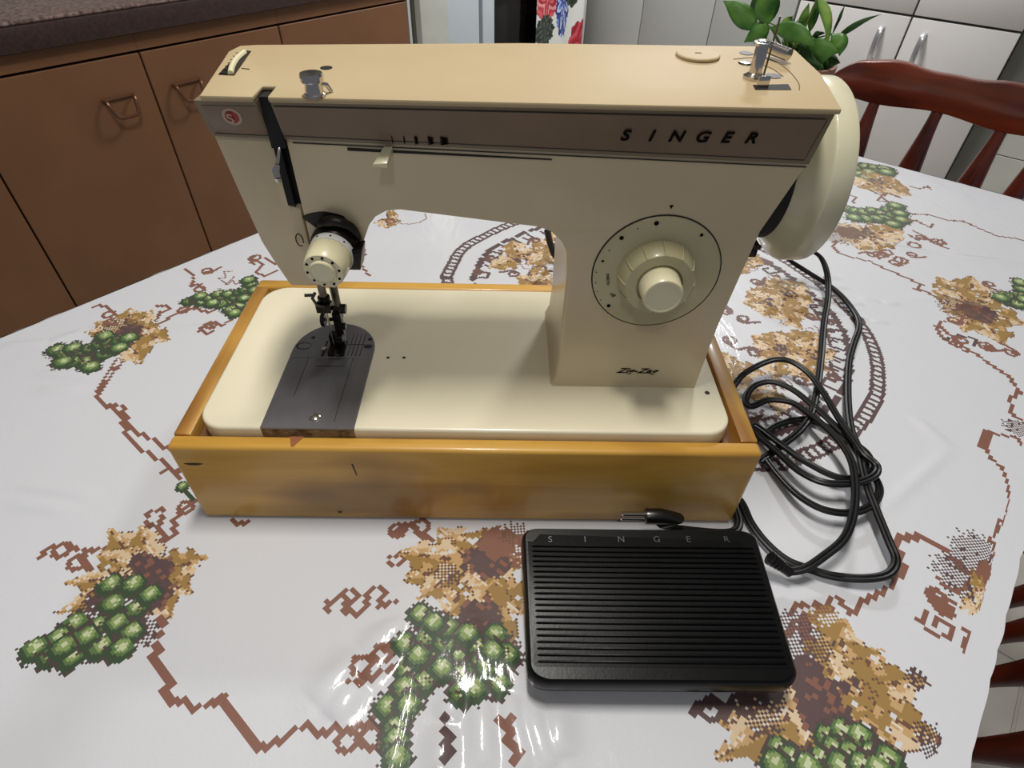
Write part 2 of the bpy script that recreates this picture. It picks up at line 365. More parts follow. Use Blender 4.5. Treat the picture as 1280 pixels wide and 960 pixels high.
# ================================================================== TABLE
SA, SE, NA, NE = -.45, 1.096, -.357, .468
tt = thing('dining_table', 'dark wooden dining table, only glimpsed under the hanging cloth edge', 'table', W3((SA+SE)/2, (NA+NE)/2, -T))
MB().prism(rrect(SA+.004, SE-.004, NA+.004, NE-.004, .05), -.032, -.0035, lambda u, v, w_: W3(u, v, w_)).build('table_top', M['tablewood'], tt, bevel=.004)
rb(SA+.06, SE-.02, NA+.02, NE-.02, -.10, -.033).build('apron', M['tablewood'], tt)
for s_ in (SA+.05, SE-.05):
    for n_ in (NA+.045, NE-.045):
        x, y, _ = W3(s_, n_); MB().lathe([(-.75, .022), (-.70, .03), (-.45, .028), (-.30, .024), (-.22, .03), (-.111, .03)], (x, y, 0), seg=20).build('leg', M['tablewood'], tt)

# ---- tablecloth: a woven/printed grid, one cell per printed stitch
CELL = .00175; HANG = .13; R = .016
P0s, P1s, P0n, P1n = SA-HANG, SE+HANG, NA-HANG, NE+HANG
nx, ny = int((P1s-P0s)/CELL), int((P1n-P0n)/CELL)
GS = P0s+np.arange(nx+1)*CELL; GN = P0n+np.arange(ny+1)*CELL
white = L3((212, 213, 218))
PR = np.tile(white, (nx, ny, 1))
CS, CN = np.meshgrid(GS[:-1]+CELL/2, GN[:-1]+CELL/2, indexing='ij')
rng = np.random.default_rng(7)
VINE, DKB, TAN, OCH, BRN = L3((130, 86, 70)), L3((86, 64, 64)), L3((196, 158, 108)), L3((156, 122, 64)), L3((108, 74, 54))
GD, GM, GL, GW = L3((48, 70, 44)), L3((84, 112, 62)), L3((134, 156, 92)), L3((196, 204, 164))
def ij(s, n): return int((s-P0s)/CELL), int((n-P0n)/CELL)
def cells(s, n, r):
    i, j = ij(s, n); k = int(r/CELL)+2
    return slice(max(0, i-k), min(nx, i+k)), slice(max(0, j-k), min(ny, j+k))
def stroke_sn(P, wd=2, col=VINE, q=1, miss=0.):
    for (s0, n0), (s1, n1) in zip(P[:-1], P[1:]):
        L = math.hypot(s1-s0, n1-n0); K = max(1, int(L/CELL))
        for k in range(K+1):
            i, j = ij(s0+(s1-s0)*k/K, n0+(n1-n0)*k/K); i = i//q*q; j = j//q*q
            if miss and rng.random() < miss: continue
            if 0 <= i < nx-wd and 0 <= j < ny-wd: PR[i:i+wd, j:j+wd] = col
def stroke(px, wd=2, col=VINE, q=None, sm=True):
    P = [sn(*p) for p in px]; q = q or (1 if wd == 1 else 2)
    if wd == 3 and q == 2: q = 3
    stroke_sn(P, wd, col, q)
def ring(x, y, rpx, col=VINE, wd=1, frac=1., a0=0):
    s, n = sn(x, y); s2, n2 = sn(x+rpx, y); r = max(math.hypot(s2-s, n2-n), .006)
    P = [(s+r*math.cos(a0+a), n+r*math.sin(a0+a)) for a in np.linspace(0, 2*math.pi*frac, 9)]
    stroke_sn(P, max(wd, 2), col, 1)
def lobe(c, tip, wpx, base=TAN, dark=OCH, hatch=True):
    """one leaf lobe from c to tip (px), wpx = width in px"""
    c = np.array(sn(*c)); t = np.array(sn(*tip)); ax = t-c; L = np.hypot(*ax); ax = ax/L; pr = np.array([-ax[1], ax[0]]); wd = wpx
    sl = cells(*((c+t)/2), L*.5+wd); ds = CS[sl]-c[0]; dn = CN[sl]-c[1]; u = (ds*ax[0]+dn*ax[1])/L; v = ds*pr[0]+dn*pr[1]
    prof = np.sin(np.pi*np.clip(u, 0, 1)**.75)**.8*wd*.5; prof = prof*(1.08+.20*np.sign(np.sin(u*20))*(u > .25))
    ins = (u > 0) & (u < 1) & (np.abs(v) < prof); sub = PR[sl]
    x = v/np.maximum(prof, 1e-6)
    ii, jj = np.indices(u.shape); ii = ii//2; jj = jj//2
    nz = rng.random((u.shape[0]//2+1, u.shape[1]//2+1))[ii, jj]; st_ = np.floor(u*9+x*2) % 4
    sub[ins] = base
    sub[ins & (x < -.15)] = dark
    sub[ins & (x > .42) & (u > .25) & (u < .85)] = L3((216, 192, 158))
    sub[ins & (np.abs(x-.22) < .09) & (u > .32) & (np.floor(u*11) % 4 < 3)] = L3((222, 208, 190))
    sub[ins & (x < -.5) & (np.floor(u*8) % 3 == 1)] = base
    sub[ins & (nz > .965)] = white
    sub[ins & (np.abs(x) < .10) & (np.floor(u*14) % 4 < 2)] = BRN
    if hatch:
        a_, b_ = np.indices(u.shape)
        sub[ins & (np.abs(x) > .86) & ((a_+b_) % 2 == 0)] = BRN
        sub[ins & (u < .20) & (nz > .35)] = DKB
    PR[sl] = sub
def hatch(x, y, r, col=DKB, dens=.7):
    s, n = sn(x, y); sl = cells(s, n, r); d = np.hypot(CS[sl]-s, CN[sl]-n); a_, b_ = np.indices(d.shape)
    m_ = (d < r*(.7+.45*rng.random(d.shape))) & (((a_+b_) % 2 == 0) | (rng.random(d.shape) < dens-.5)); sub = PR[sl]; sub[m_] = col; PR[sl] = sub
def solid(x, y, r, col=DKB):
    s, n = sn(x, y); sl = cells(s, n, r); d = np.hypot(CS[sl]-s, CN[sl]-n); ii, jj = np.indices(d.shape)
    nz = rng.random((d.shape[0]//2+1, d.shape[1]//2+1))[ii//2, jj//2]; m_ = (d < r*(.75+.4*nz)); sub = PR[sl]; sub[m_] = col; sub[m_ & (nz > .8)] = VINE; PR[sl] = sub
def grape(x, y, r=.0088):
    r *= .86
    s, n = sn(x, y); sl = cells(s, n, r); ds, dn = CS[sl]-s, CN[sl]-n; d = np.maximum(np.hypot(ds, dn), np.maximum(abs(ds), abs(dn))*1.12)/r
    r = r*1.0; h = np.hypot(ds-.25*r, dn+.2*r)/r; sub = PR[sl]; nz = rng.random(d.shape)
    sub[(d < 1.35) & (nz < .5)] = DKB*.8; sub[d < 1.08] = GD; sub[(d < .95) & (h < .95)] = GM; sub[(h < .55) & (d < .9)] = GL; sub[(h < .25)] = GW; sub[(h < .5) & (nz < .15)] = GW
    sub[(d < .9) & (h > .8)] = GD
    PR[sl] = sub
def spiral(x, y, rpx, turns=1.3, a0=0., col=VINE, wd=2):
    s, n = sn(x, y); s2, n2 = sn(x+rpx, y); r = max(math.hypot(s2-s, n2-n), .006)
    P = [(s+r*(1-.62*t)*math.cos(a0+t*turns*6.283), n+r*(1-.62*t)*math.sin(a0+t*turns*6.283)) for t in np.linspace(0, 1, 18)]
    P = [(P[0][0]+(P[0][0]-P[1][0])*3.2, P[0][1]+(P[0][1]-P[1][1])*3.2)]+P
    stroke_sn(P, wd, col, 1)
def pl(o, sc, pts): return [(o[0]+x/sc, o[1]+y/sc) for x, y in pts]

# --- lower left bunch
o, sc = (0, 600), 2.667
stroke(pl(o, sc, [(530, 460), (540, 500), (515, 570), (545, 650), (575, 740)]), 3, q=3)
stroke(pl(o, sc, [(575, 740), (610, 735), (650, 770), (690, 740), (720, 745), (748, 718)]))
stroke(pl(o, sc, [(748, 718), (790, 790), (865, 885)]), 3, q=3)
stroke(pl(o, sc, [(865, 885), (900, 885), (960, 850), (1020, 815), (1070, 845), (1120, 825), (1180, 835), (1230, 805), (1290, 780)]))
ring(431, 925, 9); ring(461, 922, 12)
stroke(pl(o, sc, [(545, 200), (590, 180), (575, 140), (600, 110), (650, 70), (690, 50), (720, 20)])); ring(230, 634, 6)
stroke(pl(o, sc, [(490, 160), (490, 105), (545, 95), (530, 150), (550, 190), (520, 200)]))
stroke(pl(o, sc, [(135, 260), (150, 232), (200, 215), (240, 228), (300, 235), (340, 230)])); ring(75, 687, 4); ring(94, 703, 9)
stroke(pl(o, sc, [(270, 265), (300, 300)]), 3); stroke(pl(o, sc, [(440, 250), (480, 160), (500, 150)]), 3, BRN)
for tip, wd in (((135, 661), .024), ((176, 655), .022), ((259, 697), .028), ((240, 741), .024), ((214, 774), .020), ((80, 728), .020), ((64, 768), .018), ((118, 690), .022), ((100, 745), .020)):
    lobe((187, 718), tip, wd)
solid(187, 718, .016); solid(190, 745, .014); hatch(140, 735, .015); hatch(118, 758, .013); solid(175, 700, .008); hatch(172, 790, .014)
for x, y in [(365, 350), (440, 350), (370, 415), (450, 430), (320, 490), (385, 480), (435, 510), (245, 480), (190, 530), (240, 545), (330, 560), (110, 565), (165, 590), (235, 595), (400, 565), (495, 385), (285, 525), (205, 560)]:
    grape(o[0]+x/sc, o[1]+y/sc, .0098)
# vine left of the case and bits at its foot
stroke([(243, 622), (228, 608)], 2, GD); grape(227, 608, .006)
stroke([(225, 598), (200, 575), (170, 558), (155, 535), (150, 515), (130, 505), (120, 495), (126, 480), (137, 462), (145, 450)], 2)
stroke([(205, 590), (213, 583), (222, 590)], 2); stroke([(290, 650), (303, 655), (312, 650)], 2)
# --- left back bunch, crop (0,280) x4
o, sc = (0, 280), 4.
stroke(pl(o, sc, [(610, 690), (560, 745), (490, 860), (520, 905), (570, 905), (615, 910), (625, 960), (640, 1000), (700, 1050), (790, 1090), (850, 1130)]))
stroke(pl(o, sc, [(790, 500), (850, 465), (900, 440), (950, 420), (990, 425), (1040, 440), (1100, 415)])); ring(228, 387, 4)
stroke(pl(o, sc, [(780, 480), (800, 440), (850, 420), (840, 405), (780, 410)]))
stroke(pl(o, sc, [(460, 415), (500, 400), (560, 430), (590, 460)])); ring(134, 393, 7)
for a in ((1000, 530), ): stroke(pl(o, sc, [(1150, 480), (1110, 515), (1070, 490), (1030, 495), (1000, 530), (1030, 550), (1070, 530), (1050, 510)]))
stroke(pl(o, sc, [(930, 220), (965, 245), (965, 290), (945, 310), (1000, 300), (1020, 330)])); ring(248, 361, 6)
stroke(pl(o, sc, [(1160, 235), (1120, 235), (1130, 265), (1090, 270), (1130, 300), (1170, 260)]), 1, q=1)
stroke(pl(o, sc, [(1140, 300), (1160, 280), (1180, 300), (1200, 280)]), 1, q=1)
for tip, wd in (((162, 384), .030), ((190, 387), .034), ((118, 402), .026), ((213, 425), .034), ((176, 455), .034), ((200, 408), .026), ((105, 415), .020)):
    lobe((158, 414), tip, wd)
solid(160, 415, .016); hatch(150, 412, .020, dens=.6)
for x, y in [(280, 630), (320, 650), (360, 620), (410, 640), (450, 620), (500, 600), (550, 590), (470, 680), (420, 690), (350, 690), (520, 650), (560, 620), (600, 580), (640, 570), (310, 690), (450, 715), (520, 560), (590, 620)]:
    grape(o[0]+x/sc, o[1]+y/sc, .0115)
for x, y in [(945, 385), (985, 375), (1010, 390), (1000, 360), (1050, 370), (1090, 350), (1110, 380), (1140, 350), (1150, 390), (1180, 370), (1200, 340), (1230, 330), (1250, 300), (1240, 280), (1190, 410), (1150, 430), (1170, 445), (1220, 370), (1100, 400), (1060, 395), (1270, 330)]:
    grape(o[0]+x/sc, o[1]+y/sc, .0105)
stroke([(312, 328), (320, 325), (328, 330), (318, 340), (330, 345), (345, 338)], 2, q=1); stroke([(330, 322), (342, 330), (352, 325)], 2, q=1)
# --- middle bunch in front of the case
o, sc = (400, 620), 2.825
stroke(pl(o, sc, [(30, 405), (30, 375), (70, 345), (120, 325), (145, 350), (110, 380), (90, 355), (85, 400), (130, 420), (165, 395), (165, 345), (210, 322), (240, 345), (210, 370), (215, 390), (270, 375)]))
stroke(pl(o, sc, [(300, 205), (245, 215), (240, 245), (290, 245), (300, 215), (330, 225)])); ring(494, 663, 9)
stroke(pl(o, sc, [(290, 130), (250, 130), (290, 100), (330, 100), (345, 130), (400, 160)]), 2); ring(524, 658, 6)
stroke(pl(o, sc, [(100, 650), (130, 665), (170, 650), (210, 625), (270, 610)])); ring(450, 833, 12); ring(476, 819, 8); stroke(pl(o, sc, [(215, 540), (270, 545)]))
stroke([(630, 902), (640, 905), (636, 918), (640, 922)], 3); stroke([(636, 930), (650, 940), (646, 955), (640, 965)], 3)
for tip, wd in (((503, 728), .034), ((548, 660), .034), ((497, 690), .030), ((558, 778), .036), ((655, 770), .036), ((636, 745), .026), ((608, 660), .034), ((652, 700), .034), ((648, 835), .024), ((520, 752), .022), ((610, 735), .03)):
    lobe((592, 705), tip, wd)
hatch(560, 720, .010, DKB, .5)
solid(612, 700, .018); solid(600, 775, .016); solid(622, 678, .015, VINE); hatch(645, 668, .012, BRN, .6); hatch(655, 690, .016, VINE); hatch(632, 820, .014)
for x, y in [(355, 430), (300, 530), (375, 510), (410, 585), (310, 620), (370, 660), (300, 685), (235, 750), (310, 745), (265, 830), (490, 570), (560, 545), (620, 500), (660, 570), (500, 640), (630, 670), (500, 705), (560, 615), (440, 530), (450, 475), (590, 610), (265, 870), (270, 930), (520, 500), (345, 575), (430, 620), (400, 460), (545, 690), (610, 560)]:
    grape(o[0]+x/sc, o[1]+y/sc, .0098)
stroke([(556, 900), (560, 930), (556, 950)], 3, DKB)
# --- lower right bunch
o, sc = (840, 700), 2.909
stroke(pl(o, sc, [(430, 240), (440, 200), (455, 165), (520, 165), (530, 205), (480, 205), (475, 185)]))
stroke(pl(o, sc, [(520, 150), (550, 185), (580, 180), (570, 145), (610, 135), (640, 185), (680, 185), (690, 150), (740, 130), (790, 100), (805, 60), (830, 10)]))
stroke([(1120, 720), (1127, 707), (1122, 690), (1119, 676), (1136, 668)], 3, q=3); stroke([(1136, 668), (1146, 673), (1152, 670), (1174, 682), (1192, 698), (1196, 706), (1214, 715), (1233, 728)], 3, q=3)
stroke(pl(o, sc, [(430, 260), (500, 225), (560, 240)]), 3, VINE); stroke(pl(o, sc, [(470, 200), (480, 300), (560, 370), (620, 420)]), 4, VINE)
for tip, wd in (((1057, 772), .036), ((1105, 812), .034), ((1158, 850), .028), ((1182, 930), .034), ((1120, 936), .034), ((1066, 908), .036), ((984, 862), .034), ((900, 906), .036), ((892, 950), .030), ((1005, 938), .036), ((1030, 800), .026)):
    lobe((1044, 862), tip, wd)
solid(1030, 888, .018); solid(1010, 845, .014); hatch(1000, 800, .022, DKB, .6); hatch(1035, 775, .012, OCH); hatch(1165, 925, .012); hatch(1145, 848, .008)
for x, y in [(400, 700), (440, 735), (575, 655), (630, 630), (690, 650), (600, 700), (660, 720), (740, 720), (795, 735), (550, 740), (380, 750), (620, 760), (700, 760), (500, 760), (760, 770)]:
    grape(o[0]+x/sc, o[1]+y/sc, .0105)
ring(885, 887, 12, DKB); ring(925, 880, 10, DKB); stroke([(870, 890), (890, 872), (905, 890), (935, 868), (975, 870)], 3, DKB); hatch(950, 880, .018, DKB, .65)
solid(1185, 935, .004)
# --- right edge bunch, crop (880,520) x3.2
o, sc = (880, 520), 3.2
stroke(pl(o, sc, [(1115, 65), (1110, 125)]), 5); stroke(pl(o, sc, [(1110, 75), (1150, 65), (1200, 75), (1250, 85), (1290, 120)]))
stroke(pl(o, sc, [(1125, 130), (1150, 170), (1190, 200), (1215, 250), (1235, 300), (1250, 350), (1258, 410), (1235, 445), (1190, 415), (1185, 465), (1225, 450), (1150, 495), (1200, 520), (1190, 570), (1130, 610)]))
hatch(1222, 690, .020, DKB, .55); hatch(1205, 722, .022, DKB, .55); solid(1242, 720, .012, VINE); stroke(pl(o, sc, [(935, 650), (1000, 700), (1040, 690), (1090, 640)]))
lobe((1215, 740), (1245, 775), .03); lobe((1210, 735), (1250, 745), .03); ring(1168, 745, 6); ring(1178, 760, 5, VINE)
stroke(pl(o, sc, [(890, 790), (865, 815), (900, 860), (980, 890), (995, 850), (940, 810), (930, 840)])); stroke(pl(o, sc, [(940, 770), (975, 780)]), 4); stroke(pl(o, sc, [(910, 700), (895, 740), (930, 720), (1000, 745)]))
stroke(pl(o, sc, [(1040, 860), (1090, 885), (1080, 930), (1065, 960), (1050, 900)])); hatch(1275, 535, .014)
# --- right back bunches, crop (1020,180) x3.692
o, sc = (1020, 180), 3.692
stroke(pl(o, sc, [(120, 445), (85, 450), (80, 475), (105, 500), (150, 515), (200, 530), (250, 540), (310, 570), (370, 595), (430, 620), (490, 650), (460, 668), (510, 680), (560, 710), (600, 750), (650, 770)]))
stroke(pl(o, sc, [(690, 835), (640, 818), (590, 815), (555, 840), (575, 880), (600, 900), (640, 930), (700, 955)]))
stroke([(1173, 405), (1192, 423), (1210, 437), (1225, 445), (1248, 462), (1262, 470), (1275, 490), (1265, 497), (1262, 515), (1285, 530)])
stroke(pl(o, sc, [(400, 315), (450, 322), (520, 325), (600, 350), (680, 355), (760, 390), (840, 425), (900, 430), (980, 448)]))
for tip, wd in (((1171, 345), .045), ((1214, 344), .045), ((1164, 362), .035), ((1240, 365), .05), ((1282, 405), .05), ((1256, 432), .045), ((1205, 415), .035), ((1180, 390), .035)):
    lobe((1217, 382), tip, wd)
solid(1222, 390, .022); hatch(1200, 385, .025, BRN, .6)
for x, y in [(880, 700), (920, 710), (950, 700), (900, 730), (940, 740), (960, 670), (950, 640), (970, 720), (860, 710)]: grape(o[0]+x/sc, o[1]+y/sc, .013)
stroke(pl(o, sc, [(600, 900), (660, 880), (740, 900), (730, 930)]), 2, DKB); stroke(pl(o, sc, [(780, 930), (820, 935), (800, 950)]), 3)
for x, y in [(150, 300), (190, 310), (230, 315), (270, 310), (310, 320), (340, 305), (370, 300), (360, 330), (320, 345), (280, 345), (230, 345), (390, 320), (180, 340), (400, 350), (360, 370), (370, 285)]: grape(o[0]+x/sc, o[1]+y/sc, .015)
for tip, wd in (((1056, 298), .06), ((1075, 312), .06), ((1100, 312), .055), ((1128, 300), .05), ((1130, 288), .05), ((1045, 285), .05)): lobe((1085, 292), tip, wd)
solid(1062, 290, .02, BRN); hatch(1045, 292, .03, BRN, .6)
stroke(pl(o, sc, [(420, 355), (460, 350), (500, 370), (530, 385), (540, 370)])); stroke(pl(o, sc, [(430, 420), (470, 440), (500, 425), (540, 455), (580, 440), (600, 460), (570, 465)]))
ring(1142, 306, 7); ring(1125, 325, 8); ring(1098, 318, 7); ring(1108, 315, 6)
for x, y in [(200, 110), (240, 105), (280, 110), (320, 115), (300, 130), (250, 130), (210, 140), (330, 130), (190, 160), (240, 155)]: grape(o[0]+x/sc, o[1]+y/sc, .018)
for tip, wd in (((1118, 222), .07), ((1135, 235), .06), ((1140, 245), .05), ((1070, 233), .06)): lobe((1095, 228), tip, wd)
stroke(pl(o, sc, [(440, 195), (480, 205), (520, 195), (530, 210)])); stroke(pl(o, sc, [(250, 215), (300, 235), (330, 225), (280, 260), (330, 265), (300, 240)])); stroke(pl(o, sc, [(340, 225), (390, 248), (370, 235)])); stroke(pl(o, sc, [(160, 235), (190, 245), (170, 270)]))
stroke([(1262, 243), (1272, 247), (1282, 250)])
# --- central medallion
med = [(.35, -.115), (.41, -.146), (.459, -.149), (.518, -.142), (.60, -.11), (.67, -.03), (.70, .08), (.689, .168), (.67, .22), (.65, .258), (.622, .296), (.594, .322), (.56, .343), (.519, .358), (.478, .366), (.427, .363), (.389, .352), (.361, .34), (.322, .313), (.300, .25), (.293, .1), (.31, -.05), (.35, -.115)]
ms = [tuple(q) for q in spline(med, 10)]; mc = np.array((.497, .11))
def scaled(k): return [tuple(mc+(np.array(q)-mc)*k) for q in ms]
stroke_sn(scaled(1.0), 2, DKB, 1); stroke_sn(scaled(.955), 2, DKB, 1)
A_, B_ = scaled(1.0), scaled(.955)
acc = 0.
for k in range(len(A_)-1):
    L = math.hypot(A_[k+1][0]-A_[k][0], A_[k+1][1]-A_[k][1])
    while acc < L:
        f_ = acc/L; acc += .0085; a = tuple(np.array(A_[k])*(1-f_)+np.array(A_[k+1])*f_); b = tuple(np.array(B_[k])*(1-f_)+np.array(B_[k+1])*f_); stroke_sn([a, b], 2, DKB, 1)
    acc -= L
C_ = scaled(.86)
for k in range(0, len(C_)-3, 5):
    a = np.array(C_[k]); b = np.array(C_[k+3]); stroke_sn([tuple(a), tuple(b)], 4, DKB, 2)
    inw = (mc-b)/np.linalg.norm(mc-b); tg = (b-a)/max(np.linalg.norm(b-a), 1e-6)
    stroke_sn([tuple(b), tuple(b+inw*.018), tuple(b+inw*.018-tg*.012), tuple(b+inw*.010-tg*.012)], 2, DKB, 1)
for th in range(0, 360, 45):
    a = math.radians(th); ctr = mc+np.array([.105*math.cos(a), .145*math.sin(a)])
    def pxof(q):
        P3 = Un*q[0]+Nn*q[1]-CP; return (640+FPX*(P3@CR)/(P3@CF), 480-FPX*(P3@CU)/(P3@CF))
    for db in (-70, -35, 0, 35, 70, 180, 120, -120):
        b = a+math.radians(db); L = .058 if abs(db) < 100 else .03
        lobe(pxof(ctr), pxof(ctr+np.array([math.cos(b), math.sin(b)])*L), .030)
    c2 = ctr+np.array([math.cos(a+.4), math.sin(a+.4)])*.02; x, y = pxof(c2); solid(x, y, .010, BRN); 
    for db in (-62, 62):
        b = a+math.radians(db); c3 = ctr+np.array([math.cos(b), math.sin(b)])*.062
        stroke_sn([tuple(c3+np.array([math.cos(t), math.sin(t)])*.010*(1-t/9)) for t in np.linspace(0, 7, 12)], 1, VINE, 1)
stroke(pl((480, 240), 5.333, [(40, 160), (80, 190), (120, 210), (180, 212), (240, 200), (285, 175), (270, 145)]), 1, q=1)
lobe((483, 270), (498, 268), .035); lobe((483, 272), (485, 285), .03); ring(487, 276, 4)
stroke([(452, 300), (455, 318), (450, 330), (462, 345)], 2)
for x, y, r, a in ((905, 388, 9, 0), (928, 398, 9, 2), (945, 352, 8, 1), (912, 425, 9, 3), (940, 440, 10, 5), (1022, 350, 7, 1), (1035, 402, 8, 4), (1012, 395, 7, 2), (1040, 470, 8, 0), (1030, 440, 7, 3), (958, 328, 7, 5), (1000, 475, 9, 2), (940, 520, 9, 1), (975, 480, 8, 4),
                   (1150, 296, 7, 0), (1172, 302, 8, 3), (1140, 318, 7, 2), (1104, 318, 7, 4), (1118, 328, 8, 1), (1088, 318, 7, 5), (1192, 400, 9, 1), (1200, 425, 9, 4), (1232, 432, 10, 2), (1262, 440, 9, 0), (1236, 355, 8, 3),
                   (648, 318, 7, 1), (612, 322, 7, 3), (640, 342, 8, 5), (676, 335, 8, 2), (595, 340, 6, 0), (668, 300, 7, 4),
                   (258, 338, 8, 1), (318, 322, 8, 3), (262, 408, 8, 4), (135, 402, 7, 2)):
    spiral(x, y, r, 1.3, a, VINE if x > 1080 or x < 400 else DKB*.6+VINE*.4)
for c_, t_, w_ in (((985, 365), (1018, 378), .03), ((985, 365), (968, 345), .03), ((985, 365), (1005, 352), .03), ((985, 365), (975, 390), .03), ((1010, 440), (1045, 440), .03), ((1010, 440), (1020, 415), .03), ((1010, 440), (985, 425), .03), ((1010, 440), (1000, 470), .032), ((930, 320), (955, 330), .03), ((930, 320), (920, 345), .03),
                   ((960, 500), (990, 505), .03), ((960, 500), (940, 480), .03), ((650, 322), (610, 335), .03), ((650, 322), (680, 312), .03), ((650, 322), (640, 300), .035), ((660, 340), (690, 345), .03)):
    lobe(c_, t_, w_)
# --- cloth geometry
sg, ngd = np.meshgrid(GS, GN, indexing='ij')
rc = .05
cs_ = np.clip(sg, SA+rc, SE-rc); cn_ = np.clip(ngd, NA+rc, NE-rc)
dx, dy = sg-cs_, ngd-cn_; rad = np.hypot(dx, dy); ex = np.maximum(rad-rc, 0); ux = np.where(rad > 1e-9, dx/np.maximum(rad, 1e-9), 0); uy = np.where(rad > 1e-9, dy/np.maximum(rad, 1e-9), 0)
th = np.minimum(ex/R, math.pi/2); out = R*np.sin(th); drop = R*(1-np.cos(th))+np.maximum(ex-R*math.pi/2, 0)
per = sg*1.0+ngd*1.0
rip = (.5*np.sin(per*75)+.3*np.sin(per*41+1)+.3*np.sin(per*130+2))*.006*np.clip(drop/.08, 0, 1)
out = out+np.abs(rip)*.3+(ngd > NE)*.15*np.maximum(drop-.01, 0)
inr = np.minimum(rad, rc)
X = cs_+ux*(inr+out); Y = cn_+uy*(inr+out); Z = -drop
def mound(x, y, rx, ry, h):
    global Z
    s0, n0 = sn(x, y); d2 = ((sg-s0)/rx)**2+((ngd-n0)/ry)**2; Z = Z+h*np.exp(-d2)
def ridge(px, h=.0015, wd=.006):
    global Z
    P = [sn(*p) for p in px]
    for (s0, n0), (s1, n1) in zip(P[:-1], P[1:]):
        L = math.hypot(s1-s0, n1-n0); t = np.clip(((sg-s0)*(s1-s0)+(ngd-n0)*(n1-n0))/L**2, 0, 1)
        d2 = (sg-s0-t*(s1-s0))**2+(ngd-n0-t*(n1-n0))**2; Z = np.maximum(Z, h*np.exp(-d2/wd**2)*np.sin(np.pi*np.clip(t, .02, .98))**.5)
for r_ in ([(0, 432), (60, 428), (110, 412), (165, 398)], [(45, 466), (115, 470)], [(45, 487), (100, 486)], [(20, 606), (120, 618)], [(10, 628), (90, 638)],
           [(590, 775), (608, 850), (622, 960)], [(608, 790), (640, 860), (668, 965)], [(556, 850), (560, 905), (568, 960)], [(690, 900), (697, 940)],
           [(500, 775), (440, 830), (400, 870)], [(215, 412), (330, 404)], [(1060, 300), (1180, 318), (1280, 330)], [(1140, 370), (1280, 392)], [(1100, 640), (1190, 560), (1140, 520)]):
    ridge(r_)
mound(590, 790, .05, .05, .0034); mound(520, 735, .03, .03, .0030)
for q in ((1000, 340), (1010, 352), (1030, 372), (1005, 385), (1060, 395), (1040, 410), (1075, 372)):
    ridge([q, (q[0]+28, q[1]+6), (q[0]+50, q[1]+8)], .0016, .0035)
for r_ in ([(586, 780), (600, 850), (606, 965)], [(604, 790), (632, 860), (660, 970)], [(566, 860), (560, 905), (545, 968)], [(620, 800), (655, 870), (690, 965)], [(520, 765), (450, 815), (390, 880)], [(500, 800), (450, 850), (410, 900)], [(694, 880), (702, 950)]):
    ridge(r_, .0042, .0105)
V = (X[..., None]*Un+Y[..., None]*Nn+Z[..., None]*np.array([0, 0, 1])-np.array([0, 0, .0005])).reshape(-1, 3)
cm = bpy.data.materials.new('printed_vinyl'); cm.use_nodes = True; nt = cm.node_tree; b = nt.nodes['Principled BSDF']
at_ = nt.nodes.new('ShaderNodeAttribute'); at_.attribute_name = 'print'; nt.links.new(at_.outputs['Color'], b.inputs['Base Color'])
b.inputs['Roughness'].default_value = .55; b.inputs['Coat Weight'].default_value = .8; b.inputs['Coat Roughness'].default_value = .11
tc = nt.nodes.new('ShaderNodeTexCoord'); mp = nt.nodes.new('ShaderNodeMapping'); mp.inputs['Rotation'].default_value = (0, 0, .9); mp.inputs['Scale'].default_value = (1, .35, 1); nt.links.new(tc.outputs['Object'], mp.inputs[0])
n1 = nt.nodes.new('ShaderNodeTexNoise'); n1.inputs['Scale'].default_value = 26; n1.inputs['Detail'].default_value = 5; n1.inputs['Distortion'].default_value = .8; nt.links.new(mp.outputs[0], n1.inputs[0])
n2 = nt.nodes.new('ShaderNodeTexNoise'); n2.inputs['Scale'].default_value = 330; nt.links.new(tc.outputs['Object'], n2.inputs[0])
mm = nt.nodes.new('ShaderNodeMath'); mm.operation = 'MULTIPLY_ADD'; mm.inputs[1].default_value = .05; nt.links.new(n2.outputs[0], mm.inputs[0]); nt.links.new(n1.outputs[0], mm.inputs[2])
bp = nt.nodes.new('ShaderNodeBump'); bp.inputs['Strength'].default_value = .5; bp.inputs['Distance'].default_value = .003; nt.links.new(mm.outputs[0], bp.inputs['Height']); nt.links.new(bp.outputs[0], b.inputs['Coat Normal'])
bp2 = nt.nodes.new('ShaderNodeBump'); bp2.inputs['Strength'].default_value = .15; bp2.inputs['Distance'].default_value = .001; nt.links.new(n2.outputs[0], bp2.inputs['Height']); nt.links.new(bp2.outputs[0], b.inputs['Normal'])
cl = color_grid('tablecloth', V, nx, ny, PR, cm, loc=tuple(W3(.33, .06, 0)))
props(cl, 'glossy white vinyl tablecloth printed with cross-stitch grapes, leaves and brown vines', 'tablecloth')

